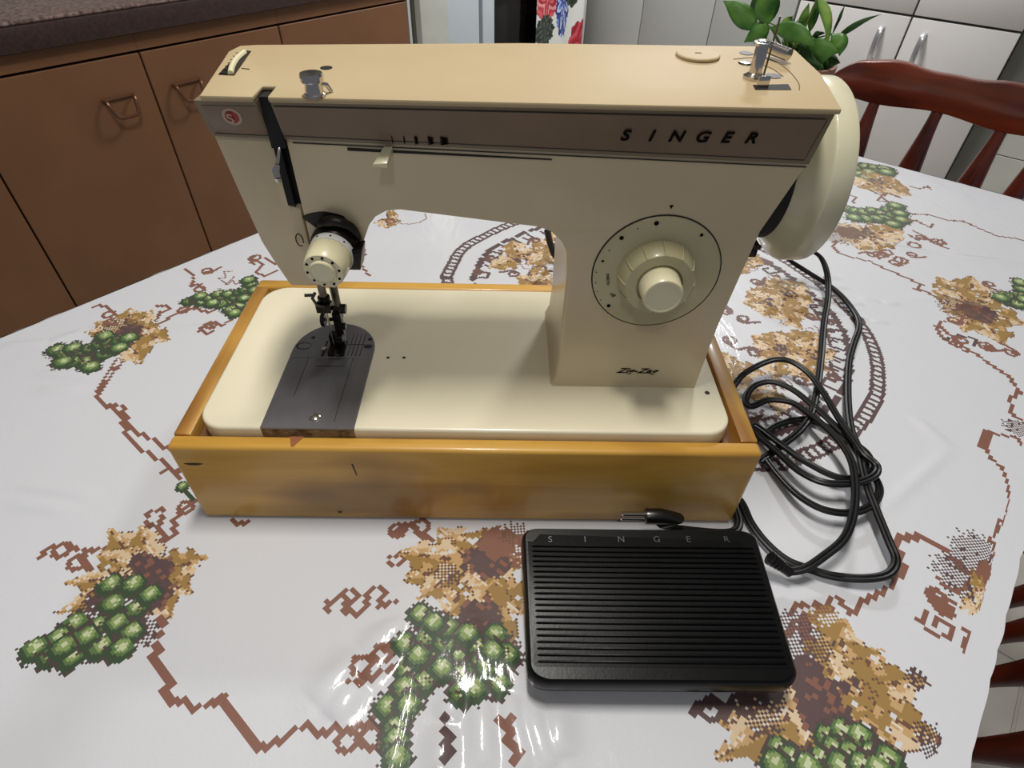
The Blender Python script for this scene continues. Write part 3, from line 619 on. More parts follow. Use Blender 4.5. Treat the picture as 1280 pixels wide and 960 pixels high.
# ================================================================== WOODEN CASE
bx = thing('wooden_case', 'open varnished pine case that the sewing machine sits in', 'case', (.195, .09, 0))
BH = .0842
X0, X1, Y0, Y1 = -.0156, .4050, -.0140, .1992
MB().box(X0, X1, Y0, Y0+.0125, .0006, BH).build('front_board', M['wood_x'], bx, bevel=.003, bseg=3)
fb = bpy.data.objects['front_board']
for px_k, rx, rz in (((242, 580), .0065, .0013), ((425, 640), .0016, .0016)):
    P = aty(*px_k, Y0); MB().prism([(P[0]+rx*math.cos(t)*(1+.2*math.sin(3*t)), P[2]+rz*math.sin(t)) for t in np.linspace(0, 6.28, 15)[:-1]], Y0-.0002, Y0+.001, XZ).build('wood_knot', M['grease'], fb)
P = aty(440, 580, Y0); Q = aty(446, 594, Y0); MB().tube([(P[0], Y0, P[2]), (Q[0], Y0, Q[2])], [.0006, .0004], 5).build('crack', M['line'], fb)
P = atz(367, 553, BH); MB().prism([(P[0]-.004, Y0+.0115), (P[0]+.006, Y0+.0115), (P[0]+.001, Y0+.0022), (P[0]-.001, Y0+.0022)], BH-.001, BH+.0002, XY).build('wood_knot', mat('knot_red', (150, 92, 56), .4), fb)
MB().box(X0, X1, Y1-.0125, Y1, .0006, BH).build('back_board', M['wood_x'], bx, bevel=.003, bseg=3)
MB().box(X0, X0+.0125, Y0+.0127, Y1-.0127, .0006, BH-.0002).build('side_board', M['wood_y'], bx, bevel=.0012)
MB().box(X1-.0125, X1, Y0+.0127, Y1-.0127, .0006, BH-.0002).build('side_board', M['wood_y'], bx, bevel=.0012)
MB().box(X0+.013, X1-.013, Y0+.013, Y1-.013, .003, .009).build('bottom_board', M['wood_in'], bx)
lg = MB()
for a, b in ((X0+.0127, X0+.022), (X1-.022, X1-.0127)): lg.box(a, b, Y0+.013, Y1-.013, .009, .0735)
lg.build_each('ledge', M['wood_in'], bx)

# ================================================================== SEWING MACHINE
sm = thing('sewing_machine', 'cream flatbed sewing machine with a tan top, set in a pine case', 'sewing machine', (.195, .09, .0735))
BZ = .0902; BW, BD = .3871, .178
MB().prism(rrect(0, BW, 0, BD, [.020, .020, .022, .022], 8), .0737, BZ, XY).build('bed', M['bed'], sm, bevel=.0022, bseg=3)
MB().box(.0480, .1138, -.0006, .0006, .0815, .0888).build('plate_edge', mat('rusty_edge', (160, 138, 108), .6, rgb2=(84, 58, 40), scale=160), sm)
# slide plate and needle plate
px0, px1 = .0476, .1141
arc = [(px1, .086)]+[((px0+px1)/2+.03325*math.cos(math.radians(a)), .086+.036*math.sin(math.radians(a))) for a in range(10, 180, 10)]+[(px0, .086)]
plp = MB().prism([(px0, -.0006), (px1, -.0006), (px1, .0768), (px0, .0768)], BZ-.0012, BZ+.0009, XY).build('slide_plate', M['plate'], sm, bevel=.0004, bseg=1)
npl = MB().prism([(px0, .0773), (px1, .0773)]+arc, BZ-.001, BZ+.0009, XY).build('needle_plate', M['plate'], sm, bevel=.0003, bseg=1)
zt = BZ+.0009
g = MB()
for x in (.0935, .0967, .1000, .1033): g.box(x-.0003, x+.0003, .079, .108, zt, zt+.00015)
g.box(.0905, .105, .0935, .0940, zt, zt+.00015)
g.build_each('guide_line', M['slot'], npl)
g = MB()
for x in (.0735, .0895): g.box(x-.0009, x+.0009, .078, .098, zt, zt+.0002)
g.build_each('feed_slot', M['slot'], npl)
g = MB()
for x, y, r in ((.0605, .102, .0018), (.108, .101, .0018)): g.prism([(x+r*math.cos(t), y+r*math.sin(t)) for t in np.linspace(0, 6.28, 13)[:-1]], zt, zt+.0002, XY)
g.prism([(.108+.0036*math.cos(t), .0915+.0024*math.sin(t)) for t in np.linspace(0, 6.28, 15)[:-1]], zt, zt+.0002, XY)
g.prism([(.0555+.0062*math.cos(t), .091+.0045*math.sin(t)) for t in np.linspace(0, 6.28, 21)[:-1]], zt, zt+.0002, XY)
g.build_each('plate_hole', M['slot'], npl)
MB().prism([(.0562+.0054*math.cos(t), .0905+.0036*math.sin(t)) for t in np.linspace(0, 6.28, 21)[:-1]], zt, zt+.0004, XY).build('release_tab', M['plate'], npl)
g = MB(); g.box(.0630, .0634, .032, .0768, zt, zt+.00015); g.box(.0985, .0989, .006, .0768, zt, zt+.00015); g.box(.071, .094, .066, .0666, zt, zt+.0001); g.build_each('slide_groove', M['slot'], plp)
MB().lathe([(0, .0042), (.0006, .0040), (.0012, .003), (.0016, .0)], (.0838, .0105, zt), seg=20).build('finger_dimple', M['chrome'], plp)
g = MB()
for q in ((485, 447), (505, 447)):
    P = atz(*q, BZ); g.lathe([(0, .0014), (.0002, .0013)], P, seg=12)
P = atz(884, 491, BZ); g.lathe([(0, .002), (.0003, .0018)], P, seg=14); g.build_each('bed_hole', M['slot'], sm)

# arm, pillar and head in one casting
YF, YB = .048, .145
body = [(.3683, BZ-.0005), (.3710, .150), (.3785, .2241), (.3925, .2675), (.3925, .2985), (.0968, .2985), (.0968, .178), (.1066, .1772), (.1130, .186), (.1308, .2136), (.1350, .2235), (.1400, .2295), (.1470, .2335), (.1556, .2346),
        (.2400, .2248), (.2480, .2220), (.2545, .2160), (.2590, .2060), (.2605, .190), (.2605, .115), (.2595, .098), (.2560, BZ-.0005)]
arm = MB().prism(body, YF, YB, XZ)
o_ = arm.build('arm', M['enamel'], sm, smooth=0)
bm = bmesh.new(); bm.from_mesh(o_.data); off = worldloc(sm)-Vector((0, 0, T))
def wpos(v): return v.co+off
def isfront(e, y): return all(abs(wpos(v).y-y) < 1e-5 for v in e.verts)
pil = [e for e in bm.edges if isfront(e, YF) and all(wpos(v).x < .262 and wpos(v).z < .218 and wpos(v).x > .25 for v in e.verts)]
bmesh.ops.bevel(bm, geom=pil, offset=.010, segments=6, profile=.5, affect='EDGES', clamp_overlap=True)
oth = [e for e in bm.edges if isfront(e, YF) and len(e.link_faces) == 2 and e.calc_face_angle() > .8 and not (all(wpos(v).z > .297 for v in e.verts)) and not all(wpos(v).z < .091 for v in e.verts) and not all(abs(wpos(v).x-.0968) < 1e-4 for v in e.verts)]
bmesh.ops.bevel(bm, geom=oth, offset=.0035, segments=3, profile=.5, affect='EDGES', clamp_overlap=True)
bm.to_mesh(o_.data); bm.free(); o_.data.polygons.foreach_set('use_smooth', [True]*len(o_.data.polygons)); o_.data.set_sharp_from_angle(angle=math.radians(35))
fp = [(.0955, .178), (.0955, .2345), (.0903, .2345), (.0890, .2985), (.0600, .2985), (.0566, .2771), (.0606, .2460), (.0655, .2110), (.0700, .1960), (.0764, .178)]
MB().prism(fp, YF, YB-.004, XZ).build('face_plate', M['enamel'], sm, bevel=.0018, bseg=2)
MB().box(.088, .0966, .0535, .130, .195, .2975).build('thread_slot', M['slot'], sm)
MB().box(.0885, .0925, .0478, .0535, .236, .2768).build('slot_lining', M['slot'], sm)
MB().box(.0889, .0964, .0440, .0560, .272, .2990).build('slot_lining', M['slot'], sm)
# band
def slab(xa, xb, za0, za1, zb0, zb1, th=.0, d=.012, ya=.038, yb=.0462, y1=None):
    """front panel between x=xa..xb; za* = bottom z at xa/xb, zb* top"""
    def yf(z, zbot, ztop): return yb+(ya-yb)*(z-zbot)/(ztop-zbot)
    v = []
    bot = lambda x: .2772+(.2680-.2772)*(x-.0566)/(.3925-.0566)
    yy = lambda x, z: yb+(ya-yb)*(z-bot(x))/(.2985-bot(x))-th
    for z0, z1 in ((za0, za1), (zb0, zb1)):
        v += [(xa, yy(xa, z0), z0), (xb, yy(xb, z1), z1), (xb, yy(xb, z1)+d+th, z1), (xa, yy(xa, z0)+d+th, z0)]
    return MB().hexa(v)
bot = lambda x: .2772+(.2680-.2772)*(x-.0566)/(.3925-.0566)
bf = slab(.0570, .0888, bot(.0566), bot(.0888), .2984, .2984).build('front_band', M['band_frame'], sm)
slab(.0598, .0882, bot(.0598)+.0022, bot(.0882)+.0022, .2958, .2958, .0003, .003).build('band_panel', M['band'], bf, bevel=.0001, bseg=1)
bf2 = slab(.0966, .3925, bot(.0966), bot(.3925), .2984, .2984).build('front_band', M['band_frame'], sm)
bpan = slab(.0975, .3885, bot(.0975)+.0026, bot(.3885)+.0030, .2958, .2952, .0003, .003).build('band_panel', M['band'], bf2, bevel=.0001, bseg=1)
def bandpt(x, z, th=.0004): 
    return (x, .0462+(.038-.0462)*(z-bot(x))/(.2985-bot(x))-th, z)
g = MB()
def bline(xa, za, xb, zb, wd):
    g.hexa([bandpt(xa, za, .0004), bandpt(xb, zb, .0004), bandpt(xb, zb, -.0006), bandpt(xa, za, -.0006), bandpt(xa, za+wd, .0004), bandpt(xb, zb+wd, .0004), bandpt(xb, zb+wd, -.0006), bandpt(xa, za+wd, -.0006)])
bline(.0975, bot(.0975)+.0022, .3885, bot(.3885)+.0024, .0006); bline(.3885, bot(.3885)+.0024, .3900, .2955, .0006)
bline(.0975, .2958, .389, .2953, .0005); bline(.0598, bot(.0598)+.0018, .0882, bot(.0882)+.0018, .0005)
g.build('band_outline', M['line'], bf2)
MB().box(.100, .3925, .0474, .050, .2660, .2664, lambda x, y, z: (x, y, z+bot(x)-.2684)).build('band_shadow_gap', M['line'], sm)
g = MB(); P = aty(434, 187, .047); Q = aty(690, 200, .047)
g.hexa([(P[0], .0474, P[2]-.0008), (Q[0], .0474, Q[2]-.0003), (Q[0], .050, Q[2]-.0003), (P[0], .05, P[2]-.0008), (P[0], .0474, P[2]+.0008), (Q[0], .0474, Q[2]+.0003), (Q[0], .050, Q[2]+.0003), (P[0], .05, P[2]+.0008)])
g.build('lever_slot', M['slot'], sm)
P = aty(480, 190, .046)
lv = MB().hexa([(P[0]-.006, .036, P[2]-.0050), (P[0]+.003, .036, P[2]-.0050), (P[0]+.005, .049, P[2]-.002), (P[0]-.001, .049, P[2]-.002), (P[0]-.0045, .034, P[2]-.0020), (P[0]+.0035, .034, P[2]-.0015), (P[0]+.005, .047, P[2]+.003), (P[0]-.000, .047, P[2]+.003)])
lv.build('width_lever', M['knob'], sm, bevel=.0006)
# zigzag icons on the band
g = MB()
for k, (x, amp) in enumerate(((490, 0), (505, .0003), (520, .0008), (538, .0014), (555, .0020))):
    P = aty(x, 174, .044)[0]
    zs = np.linspace(.2755, .2800, 2 if amp == 0 else 9)
    pts = [bandpt(P+(amp*(1 if i % 2 else -1)), z, .0006) for i, z in enumerate(zs)]
    g.tube(pts, .00025 if k < 2 else .0004, 4)
g.build_each('width_symbol', M['ink'], bpan)
# lettering on the sloped band
P = aty(775, 173, .044); Q = aty(947, 176, .044)
ang = math.atan2(.0462-.038, .2985-.2725)
for ch, xx in zip('SINGER', (775, 810, 835, 868, 901, 931)):
    A = aty(xx, 173, .0425); a_ = Vector(bandpt(A[0], .2808, .0006))
    mtx = Matrix.Translation(a_) @ Matrix.Rotation(ang, 4, 'X') @ FRONT
    text_part('lettering', ch, .0094, mtx, M['ink'], bpan, shear=.2, xs=1.08, ext=.0001, bold=.00028)
P = aty(770, 467, .048)
text_part('lettering', 'Zig-Zag', .0068, Matrix.Translation((P[0], YF-.0002, P[2]+.001)) @ FRONT, M['ink'], o_ if False else sm, shear=.45, xs=1.42, ext=.0001, bold=.00012)
# round badge with red letter
A = aty(291, 145, .042); a_ = Vector(bandpt(A[0], A[2], .0005))
nrm = Vector((0, -math.cos(ang), -math.sin(ang)*-1)).normalized() if False else Vector((0, -math.cos(ang), -math.sin(ang)))
bd = MB().lathe([(-.0006, .0052), (0, .0052), (.0003, .0048)], a_, nrm, seg=28).build('badge', M['badge'], sm)
MB().lathe([(.0003, .0037), (.0005, .0036)], a_, nrm, seg=24).build('badge_disc', M['red'], bd)
text_part('lettering', 'S', .0075, Matrix.Translation(a_+nrm*.0008+Vector((-.0023, 0, -.0026))) @ Matrix.Rotation(ang, 4, 'X') @ FRONT, M['badge'], bd, xs=1., ext=.0001, bold=.0001)
# top cover with notch
tc2 = [(.0615, .0365), (.0887, .0365), (.0887, .0530), (.0962, .0530), (.0962, .0365), (.3945, .0365)]+[(atz(*q, .3035)[0], atz(*q, .3035)[1]) for q in ((1027, 92), (994, 66), (985, 62), (650, 57), (322, 58), (300, 59), (286, 65))]
def topfn(u, v, w_): return (u, v, w_+.004*(v-.0365)/.11)
ZT = .2984
tcv = MB().prism(tc2, ZT, ZT+.0030, topfn).build('top_cover', M['cover'], sm, bevel=.0009, bseg=2)
def tz(y): return ZT+.0030+.004*(y-.0365)/.11
def top(x, y, dz=0.):
    P = atz(x, y, tz(.09)); P = atz(x, y, tz(P[1])); return np.array([P[0], P[1], tz(P[1])+dz])
P = top(408, 85); MB().lathe([(-.0005, .0036), (.00025, .0034)], P, seg=20).build('oil_hole', M['slot'], tcv)
# tension gauge window at the left end
g = MB(); q = [top(*p, .00012) for p in ((273, 94), (302, 63), (314, 64), (293, 95))]; g.add(q+[v+np.array([0, 0, .0002]) for v in q], [(0, 1, 2, 3), (7, 6, 5, 4), (0, 4, 5, 1), (1, 5, 6, 2), (2, 6, 7, 3), (3, 7, 4, 0)]); gw = g.build('gauge_window', M['grease'], tcv)
g = MB(); pts = [top(*p, .0008) for p in ((289, 94), (291, 85), (297, 75), (306, 67))]; g.tube(spline(pts, 4), .0016, 8); g.build('gauge_wheel', M['knob'], gw)
g = MB()
for k in range(7):
    t = k/6; a = top(275+t*20, 93-t*26, .0006); b2 = top(287+t*14, 94-t*26, .0006); g.tube([a, b2], .0002, 4)
props(g.build('gauge_tick', M['ink'], gw), kind='stuff')
g = MB(); g.tube([top(302, 86, .0001), top(312, 87, .0001)], .0003, 4); g.build('gauge_mark', M['ink'], tcv)
# chrome thread guide
P = top(394, 120); tg = MB(); tg.lathe([(0, .0056), (.001, .0056), (.0018, .0048), (.006, .0042), (.0068, .0058), (.0095, .0062), (.0108, .0056), (.0108, .0040), (.0095, .0)], P, seg=24)
tg.tube([P+np.array([.001, 0, .006]), P+np.array([.006, .004, .004]), P+np.array([.0075, .005, .0005])], [.0014, .0012, .001], 8); tg.build('thread_guide', M['chrome'], sm)
# disc on top, near the back
P = top(872, 70); MB().lathe([(0, .0135), (.0012, .0135), (.0018, .0128), (.0018, 0)], P, seg=36).build('bobbin_stop', M['cover'], sm)
MB().box(P[0]-.002, P[0]+.002, P[1]-.0004, P[1]+.0004, P[2]+.0018, P[2]+.0021).build('screw_slot', M['grease'], sm)
# bobbin winder and spool pins
bwd = MB(); P = top(942, 98); bwd.lathe([(0, .0062), (.0015, .0062), (.0025, .0045), (.0032, .0036), (.0185, .0034), (.0195, .0030), (.020, 0)], P, seg=24)
Pt = P+np.array([0, 0, .018])
bwd.lathe([(0, .005), (.0016, .005), (.002, .003)], Pt+np.array([.000, 0, -.001]), seg=20)
bw_o = bwd.build('bobbin_winder', M['chrome'], sm)
g = MB(); a = top(958, 72, .006); b2 = top(983, 80, .005); g.tube([a, b2], .0036, 14); g.tube([a+np.array([-.006, .001, .001]), a], .0022, 8); g.build('winder_arm', M['chrome'], bw_o)
g = MB(); a = top(951, 95); g.tube([a+np.array([.0015, 0, .0]), a+np.array([.0015, 0, .030])], .0006, 6); g.build('spool_pin', M['steel'], sm)
g = MB(); q = [top(*p, .0001) for p in ((941, 107), (985, 106), (989, 113), (944, 113))]; g.add(q+[v+np.array([0, 0, .0002]) for v in q], [(0, 1, 2, 3), (7, 6, 5, 4), (0, 4, 5, 1), (1, 5, 6, 2), (2, 6, 7, 3), (3, 7, 4, 0)]); g.build('winder_slot', M['slot'], tcv)
g = MB(); a = top(953, 110); g.box(a[0]-.0035, a[0]+.003, a[1]-.0006, a[1]+.0006, a[2], a[2]+.006); g.build('winder_tab', M['chrome'], bw_o, bevel=.0003)
g = MB()
for q, r in (((933, 66), .0045), ((966, 95), .0050)): g.lathe([(-.0005, r), (.0002, r*.96)], top(*q), seg=18)
g.build_each('winder_hole', M['grease'], tcv)
g = MB()
for pts in ([(917, 74), (940, 72), (965, 75), (985, 88), (998, 104), (999, 113)], [(950, 80), (965, 86), (979, 96)]): g.tube(spline([top(*p, .0001) for p in pts], 4), .0003, 4)
g.build_each('winder_groove', M['band_frame'], tcv)
P = top(932, 79); MB().lathe([(0, .0045), (.0008, .004), (.0012, 0)], P, seg=16).build('winder_screw', M['steel'], bw_o)

# stitch dial
DC = Vector((.3190, YF, .1925)); FWD = (0, -1, 0)
sd = MB().lathe([(-.002, .0414), (.0006, .0414), (.0012, .0408), (.0014, .0)], DC, FWD, seg=72).build('stitch_dial', M['dial'], sm)
MB().lathe([(-.001, .0423), (.00035, .0423), (.00036, .0414)], DC, FWD, seg=72, closed=False).build('dial_groove', M['line'], sm)
MB().lathe([(.0014, .0255), (.004, .0248), (.0120, .0228), (.0138, .0215), (.0138, .0150), (.0110, .0145), (.0110, 0)], DC, FWD, seg=60).build('dial_ring', M['dial'], sd)
g = MB()
for k in range(12):
    a = 2*math.pi*k/12; c, s_ = math.cos(a), math.sin(a)
    g.tube([DC+Vector((c*.0254, -.002, s_*.0254)), DC+Vector((c*.0232, -.0115, s_*.0232)), DC+Vector((c*.0216, -.0140, s_*.0216))], .0007, 6)
g.build_each('ring_ridge', M['dial'], sd)
MB().lathe([(.0110, .0136), (.0125, .0133), (.0255, .0128), (.0270, .0119), (.0272, .0108), (.0267, .0104), (.0267, 0)], DC, FWD, seg=48).build('dial_knob', M['knob'], sd)
g = MB()
for k, a in enumerate((52, 67, 82, 100, 118, 135, 152, 165, 178, 190, 200, 211, 222)):
    r = .0375 if k not in (8, 9, 10, 11) else .0395; big = (.0012, .0004, .0013, .0016, .0004, .0015, .0005, .0009, .0004, .0004, .0004, .0004, .0014)[k]
    if k in (1, 2): continue
    c = DC+Vector((r*math.cos(math.radians(a)), -.0014, r*math.sin(math.radians(a)))); g.lathe([(0, big), (.0002, big*.9)], c, FWD, seg=8)
g.build_each('dial_mark', M['ink'], sd)
for txt, a in (('micro', 186), ('off', 214)):
    ar = math.radians(a); c = DC+Vector((.0345*math.cos(ar)+(.0015 if txt == 'micro' else 0), -.0016, .0345*math.sin(ar)+.004)); 
    text_part('lettering', txt, .0038, Matrix.Translation(c) @ Matrix.Rotation(math.radians(-80 if txt == 'micro' else -50)*-1*-1, 4, 'Y').inverted() @ FRONT, M['ink'], sd, ext=.00005)
g = MB(); g.prism([(.3197-.0013, .2408), (.3197+.0013, .2408), (.3197, .2383)], YF-.0003, YF, XZ); g.build('dial_pointer', M['ink'], sm)

# thread tension dial, axis tilted towards the viewer
TA = Vector((-.10, -1, -.12)).normalized(); TC = Vector((.1130, YF, .2105))
td = MB().lathe([(-.004, .0150), (.004, .0152), (.006, .0140), (.008, .0135)], TC, TA, seg=40).build('tension_dial', M['darksteel'], sm)
MB().lathe([(.0075, .0138), (.0125, .0138), (.0128, .0130)], TC, TA, seg=40).build('number_ring', M['white'], td)
MB().lathe([(.0128, .0136), (.020, .0132), (.0262, .0126), (.0275, .0118), (.0275, .0086), (.0290, .0083), (.0296, .0076), (.0290, .0070), (.0290, 0)], TC, TA, seg=40).build('tension_knob', M['knob'], td)
g = MB(); ta = TA.orthogonal().normalized(); tb_ = TA.cross(ta)
for k in range(10):
    a = 2*math.pi*k/10; d_ = ta*math.cos(a)+tb_*math.sin(a); g.tube([TC+TA*.0274+d_*.0102, TC+TA*.0279+d_*.0102], .0009, 6)
    g.tube([TC+TA*.0102+d_*.0137, TC+TA*.0104+d_*.0141], .0006, 6)
    g.tube([TC+TA*.0135+d_*.0134, TC+TA*.0245+d_*.0124], .00025, 4)
props(g.build('tension_mark', M['ink'], td), kind='stuff')
g = MB(); g.tube(spline([(.104, .047, .2215), (.110, .044, .2275), (.118, .043, .2285), (.1255, .044, .2240), (.1290, .045, .2160)], 5), [.0012, .0016, .0024, .0030, .0034, .0036, .0036, .0036, .0036, .0034, .0034, .0034, .0034, .003, .003, .003, .0028, .0026, .0024, .0022, .002][:21], 8)
g.box(.1225, .1300, .036, .049, .199, .213, lambda x, y, z: (x-.5*(.206-z)*.4, y, z)); g.build('tension_bracket', M['darksteel'], td, bevel=.0006)
g = MB(); c0 = aty(375, 299, .046)
g.tube([Vector(c0)+Vector((.0022*math.cos(t), -.001, .0042*math.sin(t))) for t in np.linspace(-.5, 5.2, 16)], .0004, 5); g.build('check_spring', M['darksteel'], td)
g = MB(); P1_ = aty(405, 272, .0478)
g.prism([(P1_[0]+.012*math.cos(t)*(1+.2*math.sin(3*t)), P1_[2]-.002+.006*math.sin(t)) for t in np.linspace(0, 6.28, 22)[:-1]], YF-.0002, YF, XZ); g.build('grease_stain', M['grease'], sm)

# take-up lever
g = MB(); a = aty(350, 178, .046); b2 = aty(347, 205, .040); c3 = aty(347, 222, .038)
g.tube([(a[0]+.002, .052, a[2]+.004), a, (a+b2)/2, b2], [.0006, .0008, .0009, .001], 8)
g.tube([b2, (b2+c3)/2+np.array([-.001, 0, 0]), c3], [.0014, .0022, .0016], 8); g.tube([c3, c3+np.array([0, 0, -.0025])], [.002, .0012], 8); g.build('take_up_lever', M['chrome'], sm)
g = MB(); P = aty(270, 175, .06); Q = aty(284, 228, .06); g.hexa([(Q[0]-.002, .075, Q[2]), (Q[0]+.006, .075, Q[2]), (Q[0]+.006, .10, Q[2]), (Q[0]-.002, .10, Q[2]), (P[0]-.003, .075, P[2]+.01), (P[0]+.006, .075, P[2]+.01), (P[0]+.006, .10, P[2]+.01), (P[0]-.003, .10, P[2]+.01)]); g.build('lamp_cover', M['grease'], sm, bevel=.001)

# needle and presser foot assembly
nb = MB(); nb.tube([(.0830, .086, .180), (.0830, .086, .136)], .0030, 12); nb.build('needle_bar', M['steel'], sm)
nc = MB(); nc.lathe([(-.006, .0046), (.006, .0046)], (.0830, .086, .138), seg=16); nc.box(.0775, .0885, .079, .087, .133, .140); nc.tube([(.088, .083, .1355), (.0940, .083, .1350)], .0020, 8); nc.lathe([(0, .0038), (.0045, .0038)], (.0945, .083, .1350), (1, 0, -.05), seg=14)
ncl = nc.build('needle_clamp', M['darksteel'], sm, bevel=.0003, bseg=1)
g = MB(); g.tube([(.0790, .082, .150), (.0765, .080, .146), (.0790, .079, .141), (.0845, .079, .139)], .0012, 6); g.tube([(.0775, .080, .149), (.0720, .078, .1500)], .0012, 6); g.build('thread_guide', M['steel'], ncl)
g = MB(); g.tube([(.0830, .0845, .133), (.0830, .0845, .0915)], [.0009, .0004], 8); g.build('needle', M['chrome'], sm)
pb = MB(); pb.tube([(.0885, .096, .180), (.0885, .096, .118)], .0032, 12); pb.build('presser_bar', M['steel'], sm)
pf = MB(); pf.box(.0850, .0915, .0885, .0945, .104, .126); pf.box(.0855, .091, .083, .0945, .101, .107); pf.tube([(.0860, .091, .119), (.0795, .090, .119)], .0016, 8); pf.lathe([(0, .0056), (.0032, .0056)], (.0790, .090, .119), (-1, 0, 0), seg=18); pf.lathe([(0, .003), (.002, .003)], (.0915, .091, .112), (1, 0, 0), seg=12)
pfo = pf.build('presser_foot', M['darksteel'], sm, bevel=.0004, bseg=1)
g = MB()
g.prism([(.0775, .096), (.0775, .0810), (.0785, .0775), (.0822, .0768), (.0822, .0870), (.0850, .0870), (.0850, .0768), (.0905, .0775), (.0915, .0810), (.0915, .096)], zt+.0006, zt+.0026, XY)
g.box(.0785, .0905, .0885, .0950, zt+.002, .1045); g.build('foot_sole', M['darksteel'], pfo, bevel=.0004, bseg=1)
g = MB(); g.lathe([(0, .0022), (.0015, .0022), (.0022, .001)], (.0735, .0865, zt), seg=12); g.build('plate_screw', M['chrome'], sm)

# hand wheel on the right
WC = (.3940, .1000, .2410)
hw = MB().lathe([(.0, .036), (.0015, .0425), (.0085, .0480), (.0125, .0530), (.0140, .0562), (.0150, .0574), (.0158, .0577), (.0270, .0577), (.0284, .0568), (.0290, .0545), (.0270, .045), (.026, .043), (.026, 0)], WC, (1, 0, 0), seg=96).build('hand_wheel', M['wheel'], sm)
MB().lathe([(-.009, .0415), (.0, .0430), (.0010, .0430)], WC, (1, 0, 0), seg=64).build('belt_groove', M['slot'], hw)
MB().lathe([(-.018, .034), (-.0095, .0425), (-.0092, .0435), (-.0085, .043)], WC, (1, 0, 0), seg=48).build('wheel_hub', M['enamel'], hw)
g = MB(); g.box(.372, .392, .070, .085, .193, .203); g.tube([(.383, .068, .204), (.391, .066, .203)], .002, 8); g.build('motor_bracket', M['darksteel'], sm, bevel=.001)

# ================================================================== FOOT PEDAL
fpz = thing('foot_pedal', 'black ribbed foot pedal lying on the tablecloth in front of the case', 'pedal', (.32, -.093, 0))
XL0, XR0, XL1, XR1 = .2340, .4020, .2371, .4035       # back / front widths
YBk, YFr = -.0465, -.1480
def pz(y):
    t = (y-YFr)/(YBk-YFr); return .0300+.0120*t+.0030*math.sin(math.pi*t)
K = 16; vs = []; poly = rrect(0, 1, 0, 1, .055, 6)
mb = MB()
prof = [(0, .003, .0), (1, .0, .012), (2, 0, .55), (3, .0, .85), (4, .010, .97), (5, .030, 1.0)]
outl = rrect(-.5, .5, -.5, .5, .07, 6)
def pp(u, v, ins):
    u *= 1-2*ins*.55; v *= 1-2*ins*.9
    t = v+.5; y = YFr+(YBk-YFr)*t; xl = XL1+(XL0-XL1)*t; xr = XR1+(XR0-XR1)*t
    return xl+(xr-xl)*(u+.5), y-(.004*(1-4*u*u) if v < -.3 else 0)
rings = []
for ins, hz in ((.085, .0), (.080, .42), (.006, .50), (.0, .54), (.0, .72), (.004, .86), (.012, .95), (.028, 1.0)):
    ring_ = []
    for u, v in outl:
        x, y = pp(u, v, ins); ring_.append((x, y, .0035+(pz(y)-.0035)*hz))
    rings.append(ring_)
n = len(outl); vv = [p for r_ in rings for p in r_]; ff = [[k for k in range(n-1, -1, -1)]]
for i in range(len(rings)-1): ff += [(i*n+k, i*n+(k+1) % n, (i+1)*n+(k+1) % n, (i+1)*n+k) for k in range(n)]
ff.append([(len(rings)-1)*n+k for k in range(n)])
mb.add(vv[:], ff[:-1])
# curved top as strips
tv = []; tf = []; kk = 14
xs_ = [(pp(-.5, v, .028)[0]+.006, pp(.5, v, .028)[0]-.006) for v in np.linspace(-.5, .5, kk)]
mb.add([], [])
topf = [(len(rings)-1)*n+k for k in range(n)]
mb.f.append(topf); mb.m.append(0)
po = mb.build('pedal_body', M['pedal'], fpz)
g = MB(); NR = 21
ya, yb_ = atz(655, 681, .043)[1], atz(985, 829, .0325)[1]
for k in range(NR):
    t = k/(NR-1); y = ya+(yb_-ya)*t; tt_ = (y-YFr)/(YBk-YFr); xl = XL1+(XL0-XL1)*tt_+.0065; xr = XR1+(XR0-XR1)*tt_-.0065; 
    z = pz(y)
    prf = [(xl, z-.001), (xl+.001, z+.0010), (xr-.001, z+.0010), (xr, z-.001)]
    g.tube([(xl, y, z-.0002), (xl+.0015, y, z+.0003), ((xl+xr)/2, y, z+.0004), (xr-.0015, y, z+.0003), (xr, y, z-.0002)], [.0004, .0007, .0008, .0007, .0004], 6)
g.build_each('tread_rib', M['pedal'], fpz)
# sloped slab under the ribs follows the same curve
g = MB(); ys_ = np.linspace(YFr+.008, YBk-.006, 18); vs = []
for y in ys_:
    t = (y-YFr)/(YBk-YFr); xl = XL1+(XL0-XL1)*t+.004; xr = XR1+(XR0-XR1)*t-.004
    vs += [(xl, y, pz(y)-.004), (xl, y, pz(y)-.0003), (xr, y, pz(y)-.0003), (xr, y, pz(y)-.004)]
fs = []
for i in range(17): fs += [(i*4+k, i*4+(k+1) % 4, (i+1)*4+(k+1) % 4, (i+1)*4+k) for k in range(4)]
g.add(vs, fs+[(3, 2, 1, 0), (68, 69, 70, 71)]); g.build('tread', M['pedal'], fpz)
for ch, xx in zip('SINGER', (690, 735, 777, 822, 863, 910)):
    A = atz(xx-5, 675, .043)
    text_part('lettering', ch, .0062, Matrix.Translation((A[0], A[1]-.001, pz(A[1])+.0002)) @ Matrix.Rotation(math.radians(9), 4, 'X'), mat('embossed_grey', (62, 62, 64), .4) if ch == 'S' else bpy.data.materials['embossed_grey'], fpz, xs=1.1, ext=.0003)
g = MB()
for x, y in ((.262, -.068), (.376, -.068), (.262, -.130), (.376, -.130)): g.lathe([(0, .005), (.0038, .006)], (x, y, .0002), seg=14)
g.build_each('rubber_foot', M['black'], fpz)
g = MB(); A = atz(962, 697, .020); B = atz(988, 716, .012)
dv = np.array(B-A); 
